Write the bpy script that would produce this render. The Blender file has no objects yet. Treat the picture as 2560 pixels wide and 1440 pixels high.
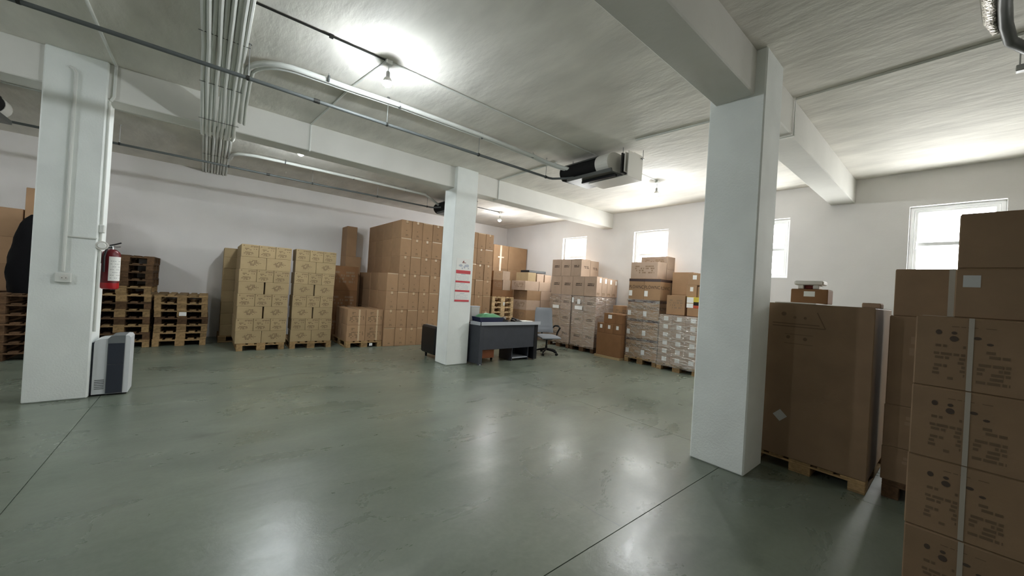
import bpy, math, random
from mathutils import Matrix, Vector, noise as mnoise

random.seed(7)
SC = bpy.context.scene
COL = SC.collection
R = math.radians

# ------------------------------------------------------------------ camera
CAM_H = 1.52
yaw, pit, rol = R(39.538), R(0.2835), R(3.536)
F = Vector((math.sin(yaw) * math.cos(pit), math.cos(yaw) * math.cos(pit), math.sin(pit)))
R0 = Vector((math.cos(yaw), -math.sin(yaw), 0))
U0 = R0.cross(F)
RX = math.cos(rol) * R0 + math.sin(rol) * U0
UX = -math.sin(rol) * R0 + math.cos(rol) * U0
cd = bpy.data.cameras.new('camera')
cd.sensor_width = 36.0
cd.lens = 927.66 / 2560 * 36.0
cd.clip_start = 0.05
cam = bpy.data.objects.new('camera', cd)
COL.objects.link(cam)
cam.matrix_world = Matrix(((RX.x, UX.x, -F.x, 0), (RX.y, UX.y, -F.y, 0), (RX.z, UX.z, -F.z, CAM_H), (0, 0, 0, 1)))
SC.camera = cam

# ------------------------------------------------------------------ sky, exposure
SKY = 11.0
BULB = 600.0
w = bpy.data.worlds.new('sky')
SC.world = w
w.use_nodes = True
w.node_tree.nodes['Background'].inputs[0].default_value = (1.0, 0.99, 0.97, 1)
w.node_tree.nodes['Background'].inputs[1].default_value = SKY
vs = SC.view_settings
vs.view_transform = 'Standard'
vs.look = 'None'
vs.exposure = 1.68
vs.gamma = 1.0
vs.use_curve_mapping = False
SC.cycles.diffuse_bounces = 8
SC.cycles.max_bounces = 14
SC.cycles.transparent_max_bounces = 16

# room dimensions
ZC, ZB = 3.82, 3.4175          # ceiling, beam underside
XB, YA = 8.73, 11.07           # window wall, long back wall
XL, YF = -6.6, -4.6            # unseen walls behind and to the left
WT = 0.24
WIN = [(7.195, 8.165), (4.65, 5.61), (2.18, 3.12), (-0.37, 0.585), (-2.93, -1.97)]
WZ0, WZ1 = 2.08, 3.26

# daylight portals: sampling aid in each window opening
for (a, b) in WIN:
    ld = bpy.data.lights.new('window_portal', 'AREA')
    ld.shape = 'RECTANGLE'
    ld.size, ld.size_y = b - a, WZ1 - WZ0
    ld.cycles.is_portal = True
    lo = bpy.data.objects.new('window_portal', ld)
    COL.objects.link(lo)
    lo.location = (XB + WT + 0.01, (a + b) / 2, (WZ0 + WZ1) / 2)
    # -Z of the light looks into the room (-X); its X axis runs along Y
    lo.matrix_world = Matrix(((0, 0, 1, lo.location.x), (1, 0, 0, lo.location.y), (0, 1, 0, lo.location.z), (0, 0, 0, 1)))

# ------------------------------------------------------------------ materials
MATS = {}


def srgb(r, g, b):
    f = lambda c: (c / 255 / 12.92) if c / 255 <= 0.04045 else ((c / 255 + 0.055) / 1.055) ** 2.4
    return (f(r), f(g), f(b), 1)


def mat(name, col, rough=0.6, metal=0.0, var=0.0, vscale=3.0, bump=0.0, bscale=40.0, rand=0.0, spec=0.4,
        emit=None, stretch=None, detail=4.0, bdist=0.01, rvar=0.0):
    m = bpy.data.materials.new(name)
    m.use_nodes = True
    nt = m.node_tree
    N, L = nt.nodes, nt.links
    p = N['Principled BSDF']
    c = srgb(*col)
    p.inputs['Base Color'].default_value = c
    p.inputs['Roughness'].default_value = rough
    p.inputs['Metallic'].default_value = metal
    p.inputs['Specular IOR Level'].default_value = spec
    tc = N.new('ShaderNodeTexCoord')
    src = tc.outputs['Object']
    if stretch:
        mp = N.new('ShaderNodeMapping')
        mp.inputs['Scale'].default_value = stretch
        L.new(src, mp.inputs['Vector'])
        src = mp.outputs['Vector']
    colout = None
    if var > 0:
        nz = N.new('ShaderNodeTexNoise')
        nz.inputs['Scale'].default_value = vscale
        nz.inputs['Detail'].default_value = detail
        L.new(src, nz.inputs['Vector'])
        cr = N.new('ShaderNodeValToRGB')
        cr.color_ramp.elements[0].position = 0.3
        cr.color_ramp.elements[1].position = 0.7
        cr.color_ramp.elements[0].color = tuple(x * (1 - var) for x in c[:3]) + (1,)
        cr.color_ramp.elements[1].color = tuple(min(1, x * (1 + var)) for x in c[:3]) + (1,)
        L.new(nz.outputs['Fac'], cr.inputs['Fac'])
        colout = cr.outputs['Color']
        if rvar:
            mr = N.new('ShaderNodeMapRange')
            mr.inputs['From Min'].default_value = 0.3
            mr.inputs['From Max'].default_value = 0.7
            mr.inputs['To Min'].default_value = rough - rvar
            mr.inputs['To Max'].default_value = rough + rvar
            L.new(nz.outputs['Fac'], mr.inputs['Value'])
            L.new(mr.outputs['Result'], p.inputs['Roughness'])
    if rand > 0:
        oi = N.new('ShaderNodeObjectInfo')
        mr = N.new('ShaderNodeMapRange')
        mr.inputs['To Min'].default_value = 1 - rand
        mr.inputs['To Max'].default_value = 1 + rand
        L.new(oi.outputs['Random'], mr.inputs['Value'])
        hs = N.new('ShaderNodeHueSaturation')
        hs.inputs['Color'].default_value = c
        L.new(mr.outputs['Result'], hs.inputs['Value'])
        if colout:
            L.new(colout, hs.inputs['Color'])
        colout = hs.outputs['Color']
    if colout:
        L.new(colout, p.inputs['Base Color'])
    if bump > 0:
        nb = N.new('ShaderNodeTexNoise')
        nb.inputs['Scale'].default_value = bscale
        nb.inputs['Detail'].default_value = 5
        L.new(src, nb.inputs['Vector'])
        bp = N.new('ShaderNodeBump')
        bp.inputs['Strength'].default_value = bump
        bp.inputs['Distance'].default_value = bdist
        L.new(nb.outputs['Fac'], bp.inputs['Height'])
        L.new(bp.outputs['Normal'], p.inputs['Normal'])
    if emit:
        p.inputs['Emission Color'].default_value = (emit[0], emit[1], emit[2], 1)
        p.inputs['Emission Strength'].default_value = emit[3]
    MATS[name] = m
    return m


mat('wall_paint', (226, 224, 222), 0.85, var=0.04, vscale=1.3, bump=0.12, bscale=55, spec=0.2)
mat('column_paint', (230, 234, 231), 0.8, var=0.05, vscale=2.5, bump=0.25, bscale=60, spec=0.25)
mat('ceiling_plaster', (222, 219, 211), 0.8, var=0.11, vscale=1.3, bump=0.35, bscale=3.5, stretch=(2.6, 1.0, 1.0),
    spec=0.3, bdist=0.03, detail=7)
mat('beam_paint', (218, 217, 211), 0.8, var=0.05, vscale=1.5, bump=0.2, bscale=12, spec=0.3)
mat('pvc_white', (215, 217, 212), 0.4, var=0.04, vscale=4)
mat('pvc_grey', (92, 96, 96), 0.45)
mat('steel', (170, 172, 172), 0.3, metal=0.9)
mat('dark_steel', (60, 60, 58), 0.45, metal=0.6)
mat('black_plastic', (16, 17, 20), 0.45)
mat('black_void', (5, 5, 6), 0.8)
mat('grey_metal', (98, 100, 98), 0.4, metal=0.35)
mat('white_metal', (214, 212, 205), 0.35)
mat('window_pvc', (236, 238, 238), 0.35)
mat('pallet_wood', (146, 120, 84), 0.8, var=0.25, vscale=5, bump=0.3, bscale=30, rand=0.28, stretch=(6, 1, 6), spec=0.2)
mat('pallet_wood_old', (90, 68, 48), 0.85, var=0.25, vscale=5, bump=0.3, bscale=30, rand=0.35, stretch=(6, 1, 6), spec=0.2)
mat('pallet_wood_pale', (205, 178, 138), 0.8, var=0.18, vscale=5, bump=0.3, bscale=30, rand=0.2, stretch=(6, 1, 6), spec=0.2)
mat('card_olive', (160, 140, 106), 0.75, var=0.06, vscale=6, bump=0.05, bscale=90, rand=0.06, spec=0.25)
mat('card_brown', (157, 126, 95), 0.7, var=0.06, vscale=5, bump=0.05, bscale=90, rand=0.08, spec=0.3)
mat('card_deep', (130, 94, 62), 0.7, var=0.07, vscale=5, bump=0.05, bscale=90, rand=0.08, spec=0.3)
mat('card_pink', (172, 150, 131), 0.72, var=0.06, vscale=5, bump=0.05, bscale=90, rand=0.08, spec=0.3)
mat('card_near', (128, 104, 79), 0.65, var=0.08, vscale=4, bump=0.08, bscale=60, rand=0.05, spec=0.35)
mat('print_brown', (110, 90, 65), 0.8)
mat('print_soft', (138, 115, 92), 0.8)
mat('print_faint_dark', (70, 58, 48), 0.8)
mat('print_faint', (98, 80, 60), 0.8)
mat('print_dark', (58, 46, 38), 0.8)
mat('print_black', (24, 22, 22), 0.75)
mat('print_red', (120, 52, 44), 0.8)
mat('paper_white', (232, 232, 228), 0.7)
mat('paper_grey', (178, 178, 176), 0.7)
mat('tape_clear', (196, 172, 140), 0.12, spec=0.8, bump=0.3, bscale=60)
mat('tape_dark', (70, 58, 58), 0.25, spec=0.6)
mat('tape_white', (156, 148, 137), 0.25, spec=0.6)
mat('red_paint', (168, 18, 28), 0.25, spec=0.6)
mat('red_dark', (96, 8, 20), 0.35, spec=0.5)
mat('calendar_red', (196, 62, 70), 0.5)
mat('calendar_grey', (186, 190, 200), 0.6)
mat('desk_grey', (56, 59, 66), 0.5, var=0.08, vscale=8)
mat('desk_edge', (172, 176, 182), 0.35)
mat('desk_top', (44, 45, 50), 0.3)
mat('cabinet_orange', (170, 100, 64), 0.5, var=0.08, vscale=6)
mat('fabric_grey', (134, 138, 144), 0.9, bump=0.3, bscale=120, spec=0.15)
mat('leather_black', (18, 18, 20), 0.4, bump=0.2, bscale=70)
mat('piping_white', (180, 178, 172), 0.5)
mat('heater_white', (212, 215, 218), 0.3, spec=0.5)
mat('heater_dark', (52, 56, 66), 0.3)
mat('heater_grey', (110, 114, 116), 0.4)
mat('bag_black', (6, 6, 9), 0.75, bump=0.3, bscale=8, spec=0.15)
mat('green_plastic', (86, 146, 104), 0.35)
mat('navy_plastic', (28, 36, 66), 0.35)
mat('yellow_card', (206, 188, 70), 0.6)
mat('red_card', (190, 84, 58), 0.6)
mat('foil', (176, 172, 162), 0.22, metal=0.9, bump=0.8, bscale=45, bdist=0.02)
mat('bulb_glow', (255, 255, 255), 0.5, emit=(0.90, 0.96, 1.0, BULB))
mat('bulb_glow_near', (255, 255, 255), 0.5, emit=(0.90, 0.96, 1.0, BULB * 0.8))
mat('bulb_glow_weak', (255, 255, 255), 0.5, emit=(0.95, 0.97, 1.0, BULB * 0.6))
mat('rubber', (14, 14, 15), 0.7)


def floor_material():
    m = bpy.data.materials.new('polished_concrete')
    m.use_nodes = True
    N, L = m.node_tree.nodes, m.node_tree.links
    p = N['Principled BSDF']
    g = N.new('ShaderNodeNewGeometry')

    def nz(scale, detail, rough=0.55, stretch=None, dist=0.0):
        n = N.new('ShaderNodeTexNoise')
        n.inputs['Scale'].default_value = scale
        n.inputs['Detail'].default_value = detail
        n.inputs['Roughness'].default_value = rough
        n.inputs['Distortion'].default_value = dist
        if stretch:
            mp = N.new('ShaderNodeMapping')
            mp.inputs['Scale'].default_value = stretch
            mp.inputs['Rotation'].default_value = (0, 0, 0.5)
            L.new(g.outputs['Position'], mp.inputs['Vector'])
            L.new(mp.outputs['Vector'], n.inputs['Vector'])
        else:
            L.new(g.outputs['Position'], n.inputs['Vector'])
        return n.outputs['Fac']

    def ramp(f, a, b, ca, cb):
        r = N.new('ShaderNodeValToRGB')
        r.color_ramp.elements[0].position = a
        r.color_ramp.elements[1].position = b
        r.color_ramp.elements[0].color = ca
        r.color_ramp.elements[1].color = cb
        L.new(f, r.inputs['Fac'])
        return r.outputs['Color']

    def mul(a, b, fac=1.0, mode='MULTIPLY'):
        x = N.new('ShaderNodeMix')
        x.data_type = 'RGBA'
        x.blend_type = mode
        x.inputs[0].default_value = fac
        L.new(a, x.inputs[6])
        L.new(b, x.inputs[7])
        return x.outputs[2]

    base = ramp(nz(0.55, 6, 0.6), 0.3, 0.7, srgb(94, 103, 91), srgb(123, 130, 117))
    streak = ramp(nz(1.6, 8, 0.65, (0.6, 2.2, 1), 0.6), 0.32, 0.68, (0.86, 0.87, 0.86, 1), (1.07, 1.07, 1.06, 1))
    c = mul(base, streak)
    stain = ramp(nz(1.15, 3, 0.5, (1.0, 1.9, 1), 0.8), 0.62, 0.76, (1, 1, 1, 1), (0.62, 0.62, 0.62, 1))
    c = mul(c, stain)
    speck = ramp(nz(30, 3), 0.35, 0.65, (0.95, 0.95, 0.95, 1), (1.04, 1.04, 1.04, 1))
    c = mul(c, speck)
    L.new(c, p.inputs['Base Color'])
    rr = ramp(nz(1.3, 7, 0.65, (0.8, 1.6, 1), 0.5), 0.3, 0.7, (0.23, 0.23, 0.23, 1), (0.39, 0.39, 0.39, 1))
    L.new(rr, p.inputs['Roughness'])
    p.inputs['Specular IOR Level'].default_value = 0.85
    b1 = N.new('ShaderNodeBump')
    b1.inputs['Strength'].default_value = 0.22
    b1.inputs['Distance'].default_value = 0.012
    L.new(nz(5.0, 6, 0.6, None, 0.4), b1.inputs['Height'])
    L.new(b1.outputs['Normal'], p.inputs['Normal'])
    MATS['floor'] = m


floor_material()


def film_material():
    m = bpy.data.materials.new('stretch_film')
    m.use_nodes = True
    N, L = m.node_tree.nodes, m.node_tree.links
    N.remove(N['Principled BSDF'])
    out = N['Material Output']
    tr = N.new('ShaderNodeBsdfTransparent')
    tr.inputs[0].default_value = (0.93, 0.94, 0.95, 1)
    gl = N.new('ShaderNodeBsdfGlossy')
    gl.inputs['Color'].default_value = (0.92, 0.91, 0.90, 1)
    gl.inputs['Roughness'].default_value = 0.13
    tc = N.new('ShaderNodeTexCoord')
    mp = N.new('ShaderNodeMapping')
    mp.inputs['Scale'].default_value = (3, 3, 11)
    L.new(tc.outputs['Object'], mp.inputs['Vector'])
    nz = N.new('ShaderNodeTexNoise')
    nz.inputs['Scale'].default_value = 2.2
    nz.inputs['Detail'].default_value = 5
    nz.inputs['Distortion'].default_value = 0.7
    L.new(mp.outputs['Vector'], nz.inputs['Vector'])
    bp = N.new('ShaderNodeBump')
    bp.inputs['Strength'].default_value = 1.0
    bp.inputs['Distance'].default_value = 0.05
    L.new(nz.outputs['Fac'], bp.inputs['Height'])
    L.new(bp.outputs['Normal'], gl.inputs['Normal'])
    mr = N.new('ShaderNodeMapRange')
    mr.inputs['From Min'].default_value = 0.35
    mr.inputs['From Max'].default_value = 0.66
    mr.inputs['To Min'].default_value = 0.07
    mr.inputs['To Max'].default_value = 0.52
    L.new(nz.outputs['Fac'], mr.inputs['Value'])
    mx = N.new('ShaderNodeMixShader')
    L.new(mr.outputs['Result'], mx.inputs[0])
    L.new(tr.outputs[0], mx.inputs[1])
    L.new(gl.outputs[0], mx.inputs[2])
    L.new(mx.outputs[0], out.inputs['Surface'])
    MATS['film'] = m
    # thin window glass
    m = bpy.data.materials.new('window_glass')
    m.use_nodes = True
    N, L = m.node_tree.nodes, m.node_tree.links
    N.remove(N['Principled BSDF'])
    out = N['Material Output']
    tr = N.new('ShaderNodeBsdfTransparent')
    tr.inputs[0].default_value = (0.96, 0.97, 0.97, 1)
    gl = N.new('ShaderNodeBsdfGlossy')
    gl.inputs['Roughness'].default_value = 0.03
    mx = N.new('ShaderNodeMixShader')
    mx.inputs[0].default_value = 0.06
    L.new(tr.outputs[0], mx.inputs[1])
    L.new(gl.outputs[0], mx.inputs[2])
    L.new(mx.outputs[0], out.inputs['Surface'])
    MATS['glass'] = m


film_material()


# ------------------------------------------------------------------ mesh helpers
class MB:
    def __init__(s):
        s.v, s.f = [], []

    def add(s, vs_, fs_):
        o = len(s.v)
        s.v += [tuple(a) for a in vs_]
        s.f += [tuple(i + o for i in f) for f in fs_]
        return s

    def box(s, x0, x1, y0, y1, z0, z1):
        return s.add([(x0, y0, z0), (x1, y0, z0), (x1, y1, z0), (x0, y1, z0), (x0, y0, z1), (x1, y0, z1), (x1, y1, z1), (x0, y1, z1)],
                     [(0, 3, 2, 1), (4, 5, 6, 7), (0, 1, 5, 4), (1, 2, 6, 5), (2, 3, 7, 6), (3, 0, 4, 7)])

    def bbox(s, x0, x1, y0, y1, z0, z1, b=0.006):
        # chamfered box
        vs_ = []
        X, Y, Z = (x0, x1), (y0, y1), (z0, z1)
        idx = {}
        for i in (0, 1):
            for j in (0, 1):
                for k in (0, 1):
                    sx, sy, sz = (1 if i == 0 else -1), (1 if j == 0 else -1), (1 if k == 0 else -1)
                    for a in range(3):
                        p = [X[i] + sx * b, Y[j] + sy * b, Z[k] + sz * b]
                        p[a] = (X[i], Y[j], Z[k])[a]
                        idx[(i, j, k, a)] = len(vs_)
                        vs_.append(p)
        fs_ = []
        for i in (0, 1):
            q = [idx[(i, 0, 0, 0)], idx[(i, 1, 0, 0)], idx[(i, 1, 1, 0)], idx[(i, 0, 1, 0)]]
            fs_.append(q if i else q[::-1])
            q = [idx[(0, i, 0, 1)], idx[(1, i, 0, 1)], idx[(1, i, 1, 1)], idx[(0, i, 1, 1)]]
            fs_.append(q[::-1] if i else q)
            q = [idx[(0, 0, i, 2)], idx[(1, 0, i, 2)], idx[(1, 1, i, 2)], idx[(0, 1, i, 2)]]
            fs_.append(q if i else q[::-1])
        for i in (0, 1):
            for j in (0, 1):
                q = [idx[(i, j, 0, 0)], idx[(i, j, 1, 0)], idx[(i, j, 1, 1)], idx[(i, j, 0, 1)]]
                fs_.append(q)
                q = [idx[(i, 0, j, 0)], idx[(i, 1, j, 0)], idx[(i, 1, j, 2)], idx[(i, 0, j, 2)]]
                fs_.append(q)
                q = [idx[(0, i, j, 1)], idx[(1, i, j, 1)], idx[(1, i, j, 2)], idx[(0, i, j, 2)]]
                fs_.append(q)
                for k in (0, 1):
                    fs_.append([idx[(i, j, k, 0)], idx[(i, j, k, 1)], idx[(i, j, k, 2)]])
        # orient outward
        c = Vector(((x0 + x1) / 2, (y0 + y1) / 2, (z0 + z1) / 2))
        out = []
        for f in fs_:
            a, b_, d = (Vector(vs_[f[0]]), Vector(vs_[f[1]]), Vector(vs_[f[2]]))
            n = (b_ - a).cross(d - a)
            m_ = sum((Vector(vs_[i]) for i in f), Vector()) / len(f)
            out.append(tuple(f) if n.dot(m_ - c) > 0 else tuple(f[::-1]))
        return s.add(vs_, out)

    def ring(s, x0, x1, y0, y1, z0, z1, t):
        # rectangular frame in the yz plane, profile t wide with a small chamfer towards the room
        c = 0.008
        loops = [(x1, 0), (x0 + c, 0), (x0, c), (x0, t - c), (x0 + c, t), (x1, t)]
        vs_ = []
        for (x, d) in loops:
            vs_ += [(x, y0 + d, z0 + d), (x, y1 - d, z0 + d), (x, y1 - d, z1 - d), (x, y0 + d, z1 - d)]
        n = len(loops)
        fs_ = [(4 * i + j, 4 * i + (j + 1) % 4, 4 * ((i + 1) % n) + (j + 1) % 4, 4 * ((i + 1) % n) + j) for i in range(n) for j in range(4)]
        return s.add(vs_, fs_)

    def tube(s, pts, r, n=8, caps=True):
        pts = [Vector(p) for p in pts]
        k = len(pts)
        rings = []
        prev = None
        for i, p in enumerate(pts):
            t = (pts[min(i + 1, k - 1)] - pts[max(i - 1, 0)])
            t = t.normalized() if t.length > 1e-9 else Vector((0, 0, 1))
            if prev is None:
                a = Vector((0, 0, 1)) if abs(t.z) < 0.9 else Vector((1, 0, 0))
                u = t.cross(a).normalized()
            else:
                u = (prev - t * prev.dot(t)).normalized()
            prev = u
            v = t.cross(u)
            rr = r[i] if isinstance(r, (list, tuple)) else r
            rings.append([p + (u * math.cos(2 * math.pi * j / n) + v * math.sin(2 * math.pi * j / n)) * rr for j in range(n)])
        vs_ = [q for ring in rings for q in ring]
        fs_ = []
        for i in range(k - 1):
            for j in range(n):
                fs_.append((i * n + j, i * n + (j + 1) % n, (i + 1) * n + (j + 1) % n, (i + 1) * n + j))
        if caps:
            fs_.append(tuple(range(n))[::-1])
            fs_.append(tuple((k - 1) * n + j for j in range(n)))
        return s.add(vs_, fs_)

    def lathe(s, prof, n=20, c=(0, 0, 0)):
        # prof: list of (radius, z)
        vs_, fs_ = [], []
        for (r, z) in prof:
            for j in range(n):
                a = 2 * math.pi * j / n
                vs_.append((c[0] + r * math.cos(a), c[1] + r * math.sin(a), c[2] + z))
        for i in range(len(prof) - 1):
            for j in range(n):
                fs_.append((i * n + j, i * n + (j + 1) % n, (i + 1) * n + (j + 1) % n, (i + 1) * n + j))
        fs_.append(tuple(range(n))[::-1])
        fs_.append(tuple((len(prof) - 1) * n + j for j in range(n)))
        return s.add(vs_, fs_)

    def prism(s, poly, axis, a, b):
        # poly: list of 2d points, extruded along axis from a to b ; axis 'x': (y,z), 'y': (x,z), 'z': (x,y)
        def P(p, t):
            return {'x': (t, p[0], p[1]), 'y': (p[0], t, p[1]), 'z': (p[0], p[1], t)}[axis]
        n = len(poly)
        vs_ = [P(p, a) for p in poly] + [P(p, b) for p in poly]
        fs_ = [tuple(range(n)), tuple(range(n, 2 * n))[::-1]] + [(i, (i + 1) % n, n + (i + 1) % n, n + i) for i in range(n)]
        return s.add(vs_, fs_)

    def mesh(s, name, smooth=False):
        me = bpy.data.meshes.new(name)
        me.from_pydata(s.v, [], s.f)
        me.update()
        if smooth:
            me.polygons.foreach_set('use_smooth', [True] * len(me.polygons))
            try:
                me.set_sharp_from_angle(angle=R(40))
            except Exception:
                pass
        me.validate()
        return me

    def build(s, name, m, parent=None, smooth=False, loc=None):
        me = s.mesh(name, smooth)
        me.materials.append(MATS[m])
        o = bpy.data.objects.new(name, me)
        COL.objects.link(o)
        if parent:
            o.parent = parent
        if loc:
            o.location = loc
        return o


LABELS = {}


def tag(o, label, cat, group=None, kind=None):
    o['label'] = label
    if cat:
        o['category'] = cat
    if group:
        o['group'] = group
    if kind:
        o['kind'] = kind
    LABELS.setdefault(label, []).append(o.name)
    return o


def struct(o, label=None):
    o['kind'] = 'structure'
    if label:
        o['label'] = label
    return o


def thing(name, label, cat, loc=(0, 0, 0), rotz=0.0, group=None):
    o = bpy.data.objects.new(name, None)
    o.empty_display_size = 0.1
    COL.objects.link(o)
    o.location = loc
    o.rotation_euler = (0, 0, rotz)
    return tag(o, label, cat, group)


def copy_part(src, parent):
    c = src.copy()
    COL.objects.link(c)
    c.parent = parent
    return c


def inst(name, me, parent, loc=(0, 0, 0), rotz=0.0):
    o = bpy.data.objects.new(name, me)
    COL.objects.link(o)
    o.parent = parent
    o.location = loc
    o.rotation_euler = (0, 0, rotz)
    return o


ORD = ['first', 'second', 'third', 'fourth', 'fifth', 'sixth', 'seventh', 'eighth', 'ninth', 'tenth', 'eleventh', 'twelfth', 'thirteenth']


def arc(c, r, a0, a1, n, plane='xy', h=0.0):
    out = []
    for i in range(n + 1):
        a = a0 + (a1 - a0) * i / n
        u, v = c[0] + r * math.cos(a), c[1] + r * math.sin(a)
        out.append((u, v, h) if plane == 'xy' else ((u, h, v) if plane == 'xz' else (h, u, v)))
    return out


# ------------------------------------------------------------------ room shell
fl = struct(MB().box(XL - WT, XB + WT, YF - WT, YA + WT, -0.2, -0.008).build('floor', 'floor'), 'polished grey green concrete floor')
jx = [XL, -0.868, 4.165, XB]
jy = [YF, 1.37, 6.55, YA]
for i in range(3):
    for j in range(3):
        g = 0.003
        MB().box(jx[i] + (g if i else 0), jx[i + 1] - (g if i < 2 else 0), jy[j] + (g if j else 0), jy[j + 1] - (g if j < 2 else 0), -0.0079, 0.0).build('slab', 'floor', fl)
# thin wandering crack in the middle slab is a shallow dark seam
cr = MB()
pts = [(2.19, 2.35), (2.16, 2.2), (2.185, 2.05), (2.165, 1.9), (2.19, 1.75), (2.18, 1.6), (2.20, 1.385)]
cr.add([q for a in pts for q in ((a[0] - 0.002, a[1], 0.0006), (a[0] + 0.002, a[1], 0.0006))], [(2 * i, 2 * i + 2, 2 * i + 3, 2 * i + 1) for i in range(len(pts) - 1)])
cr.build('crack', 'heater_grey', fl)

struct(MB().box(XL - WT, XB + WT, YF - WT, YA + WT, ZC, ZC + 0.2).build('ceiling', 'ceiling_plaster'), 'rough plastered grey white ceiling')
struct(MB().box(XL - WT, XB + WT, YA, YA + WT, -0.2, ZC).build('wall_back', 'wall_paint'), 'long white wall behind the pallets and carton stacks')
struct(MB().box(XL - WT, XL, YF - WT, YA, -0.2, ZC).build('wall_left', 'wall_paint'))
struct(MB().box(XL, XB + WT, YF - WT, YF, -0.2, ZC).build('wall_front', 'wall_paint'))
wr = MB()
wr.box(XB, XB + WT, YF, YA, -0.2, WZ0)
wr.box(XB, XB + WT, YF, YA, WZ1, ZC)
ys = [YF] + [q for ab in sorted(WIN) for q in ab] + [YA]
for i in range(0, len(ys), 2):
    wr.box(XB, XB + WT, ys[i], ys[i + 1], WZ0, WZ1)
struct(wr.build('wall_right', 'wall_paint'), 'white wall pierced by a row of high windows')
for k, (a, b) in enumerate(WIN):
    root = bpy.data.objects.new('window_%d' % (k + 1), None)
    COL.objects.link(root)
    root.location = (XB + 0.13, (a + b) / 2, WZ0)
    struct(root, 'small high white framed window with two panes')
    W, H = (b - a) / 2, WZ1 - WZ0
    fr = MB()
    t = 0.055
    fr.ring(-0.03, 0.035, -W, W, 0, H, t)
    fr.build('window_frame', 'window_pvc', root)
    sa = MB()
    s_ = 0.045
    zm = 0.575
    sa.ring(-0.045, 0.01, -W + t, W - t, t, H - t, s_)
    sa.build('sash', 'window_pvc', root)
    MB().bbox(-0.04, 0.01, -W + t + s_, W - t - s_, zm - 0.03, zm + 0.03, 0.006).build('transom_bar', 'window_pvc', root)
    for (z0, z1) in ((t + s_, zm - 0.03), (zm + 0.03, H - t - s_)):
        MB().box(-0.014, -0.010, -W + t + s_, W - t - s_, z0, z1).build('pane', 'glass', root)
    MB().bbox(-0.075, -0.047, W - t - 0.032, W - t - 0.012, 0.50, 0.61, 0.004).build('handle', 'window_pvc', root)
    MB().bbox(-0.13, -0.03, -W, W, -0.001, 0.012, 0.004).build('sill', 'window_pvc', root)

for nm, x0, x1, y0, y1, lab in (('column', 3.728, 4.185, 1.167, 1.64, 'square white column in front of the big brown box'),
                                ('column', 3.60, 4.085, 6.205, 6.64, 'square white column beside the desk with the calendar'),
                                ('column', -1.434, -0.965, 6.2475, 6.70, 'square white column carrying the red extinguisher')):
    struct(MB().bbox(x0, x1, y0, y1, 0.0, ZC, 0.012).build(nm, 'column_paint'), lab)
struct(MB().bbox(XL, XB, 6.29, 6.62, ZB, ZC, 0.01).build('beam', 'beam_paint'), 'white concrete beam over the calendar column')
struct(MB().bbox(XL, XB, 1.252, 1.585, ZB, ZC, 0.01).build('beam', 'beam_paint'), 'white concrete beam over the nearest column')


# ------------------------------------------------------------------ pallets
def _pal_meshes(m):
    d = {}
    for w_ in (0.145, 0.100):
        me = MB().bbox(-w_ / 2, w_ / 2, -0.6, 0.6, 0, 0.022, 0.003).mesh('board')
        me.materials.append(MATS[m])
        d['b%d' % round(w_ * 1000)] = me
    me = MB().bbox(-0.4, 0.4, -0.0725, 0.0725, 0, 0.022, 0.003).mesh('crossbar')
    me.materials.append(MATS[m])
    d['c'] = me
    for w_ in (0.145, 0.100):
        me = MB().bbox(-w_ / 2, w_ / 2, -0.0725, 0.0725, 0, 0.078, 0.004).mesh('block')
        me.materials.append(MATS[m])
        d['k%d' % round(w_ * 1000)] = me
    return d


PM = {k: _pal_meshes(k) for k in ('pallet_wood', 'pallet_wood_old', 'pallet_wood_pale')}


def pallet(x, y, z, label, rotz=0.0, m='pallet_wood', scale=None, group='wooden pallets'):
    """pallet 0.8 (local x) by 1.2 (local y) by 0.144, centre at x,y"""
    t = thing('wooden_pallet', label, 'pallet', (x, y, z), rotz, group)
    if scale:
        t.scale = scale
    d = PM[m]
    for xx, k in ((-0.35, 'b100'), (0, 'b145'), (0.35, 'b100')):
        inst('bottom_board', d[k], t, (xx, 0, 0))
    for xx, k in ((-0.35, 'k100'), (0, 'k145'), (0.35, 'k100')):
        for yy in (-0.5275, 0, 0.5275):
            inst('block', d[k], t, (xx, yy, 0.022))
    for yy in (-0.5275, 0, 0.5275):
        inst('crossbar', d['c'], t, (0, yy, 0.100))
    for xx, k in ((-0.3275, 'b145'), (-0.165, 'b100'), (0, 'b145'), (0.165, 'b100'), (0.3275, 'b145')):
        inst('top_board', d[k], t, (xx, 0, 0.122))
    return t


PH = 0.144

# ------------------------------------------------------------------ cartons
CM = {}


def carton_mesh(W, D, H, m):
    key = (round(W, 3), round(D, 3), round(H, 3), m)
    if key in CM:
        return CM[key]
    b = MB()
    H2 = H - 0.0005
    b.bbox(-W / 2, W / 2, -D / 2, D / 2, 0, H2 - 0.0035, min(0.005, W / 20))
    # two outer top flaps meeting in a seam
    e = 0.004
    if W >= D:
        b.box(-W / 2 + e, W / 2 - e, -D / 2 + e, -0.0015, H2 - 0.0034, H2)
        b.box(-W / 2 + e, W / 2 - e, 0.0015, D / 2 - e, H2 - 0.0034, H2)
    else:
        b.box(-W / 2 + e, -0.0015, -D / 2 + e, D / 2 - e, H2 - 0.0034, H2)
        b.box(0.0015, W / 2 - e, -D / 2 + e, D / 2 - e, H2 - 0.0034, H2)
    me = b.mesh('carton')
    me.materials.append(MATS[m])
    CM[key] = me
    return me


DEC = {}


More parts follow.
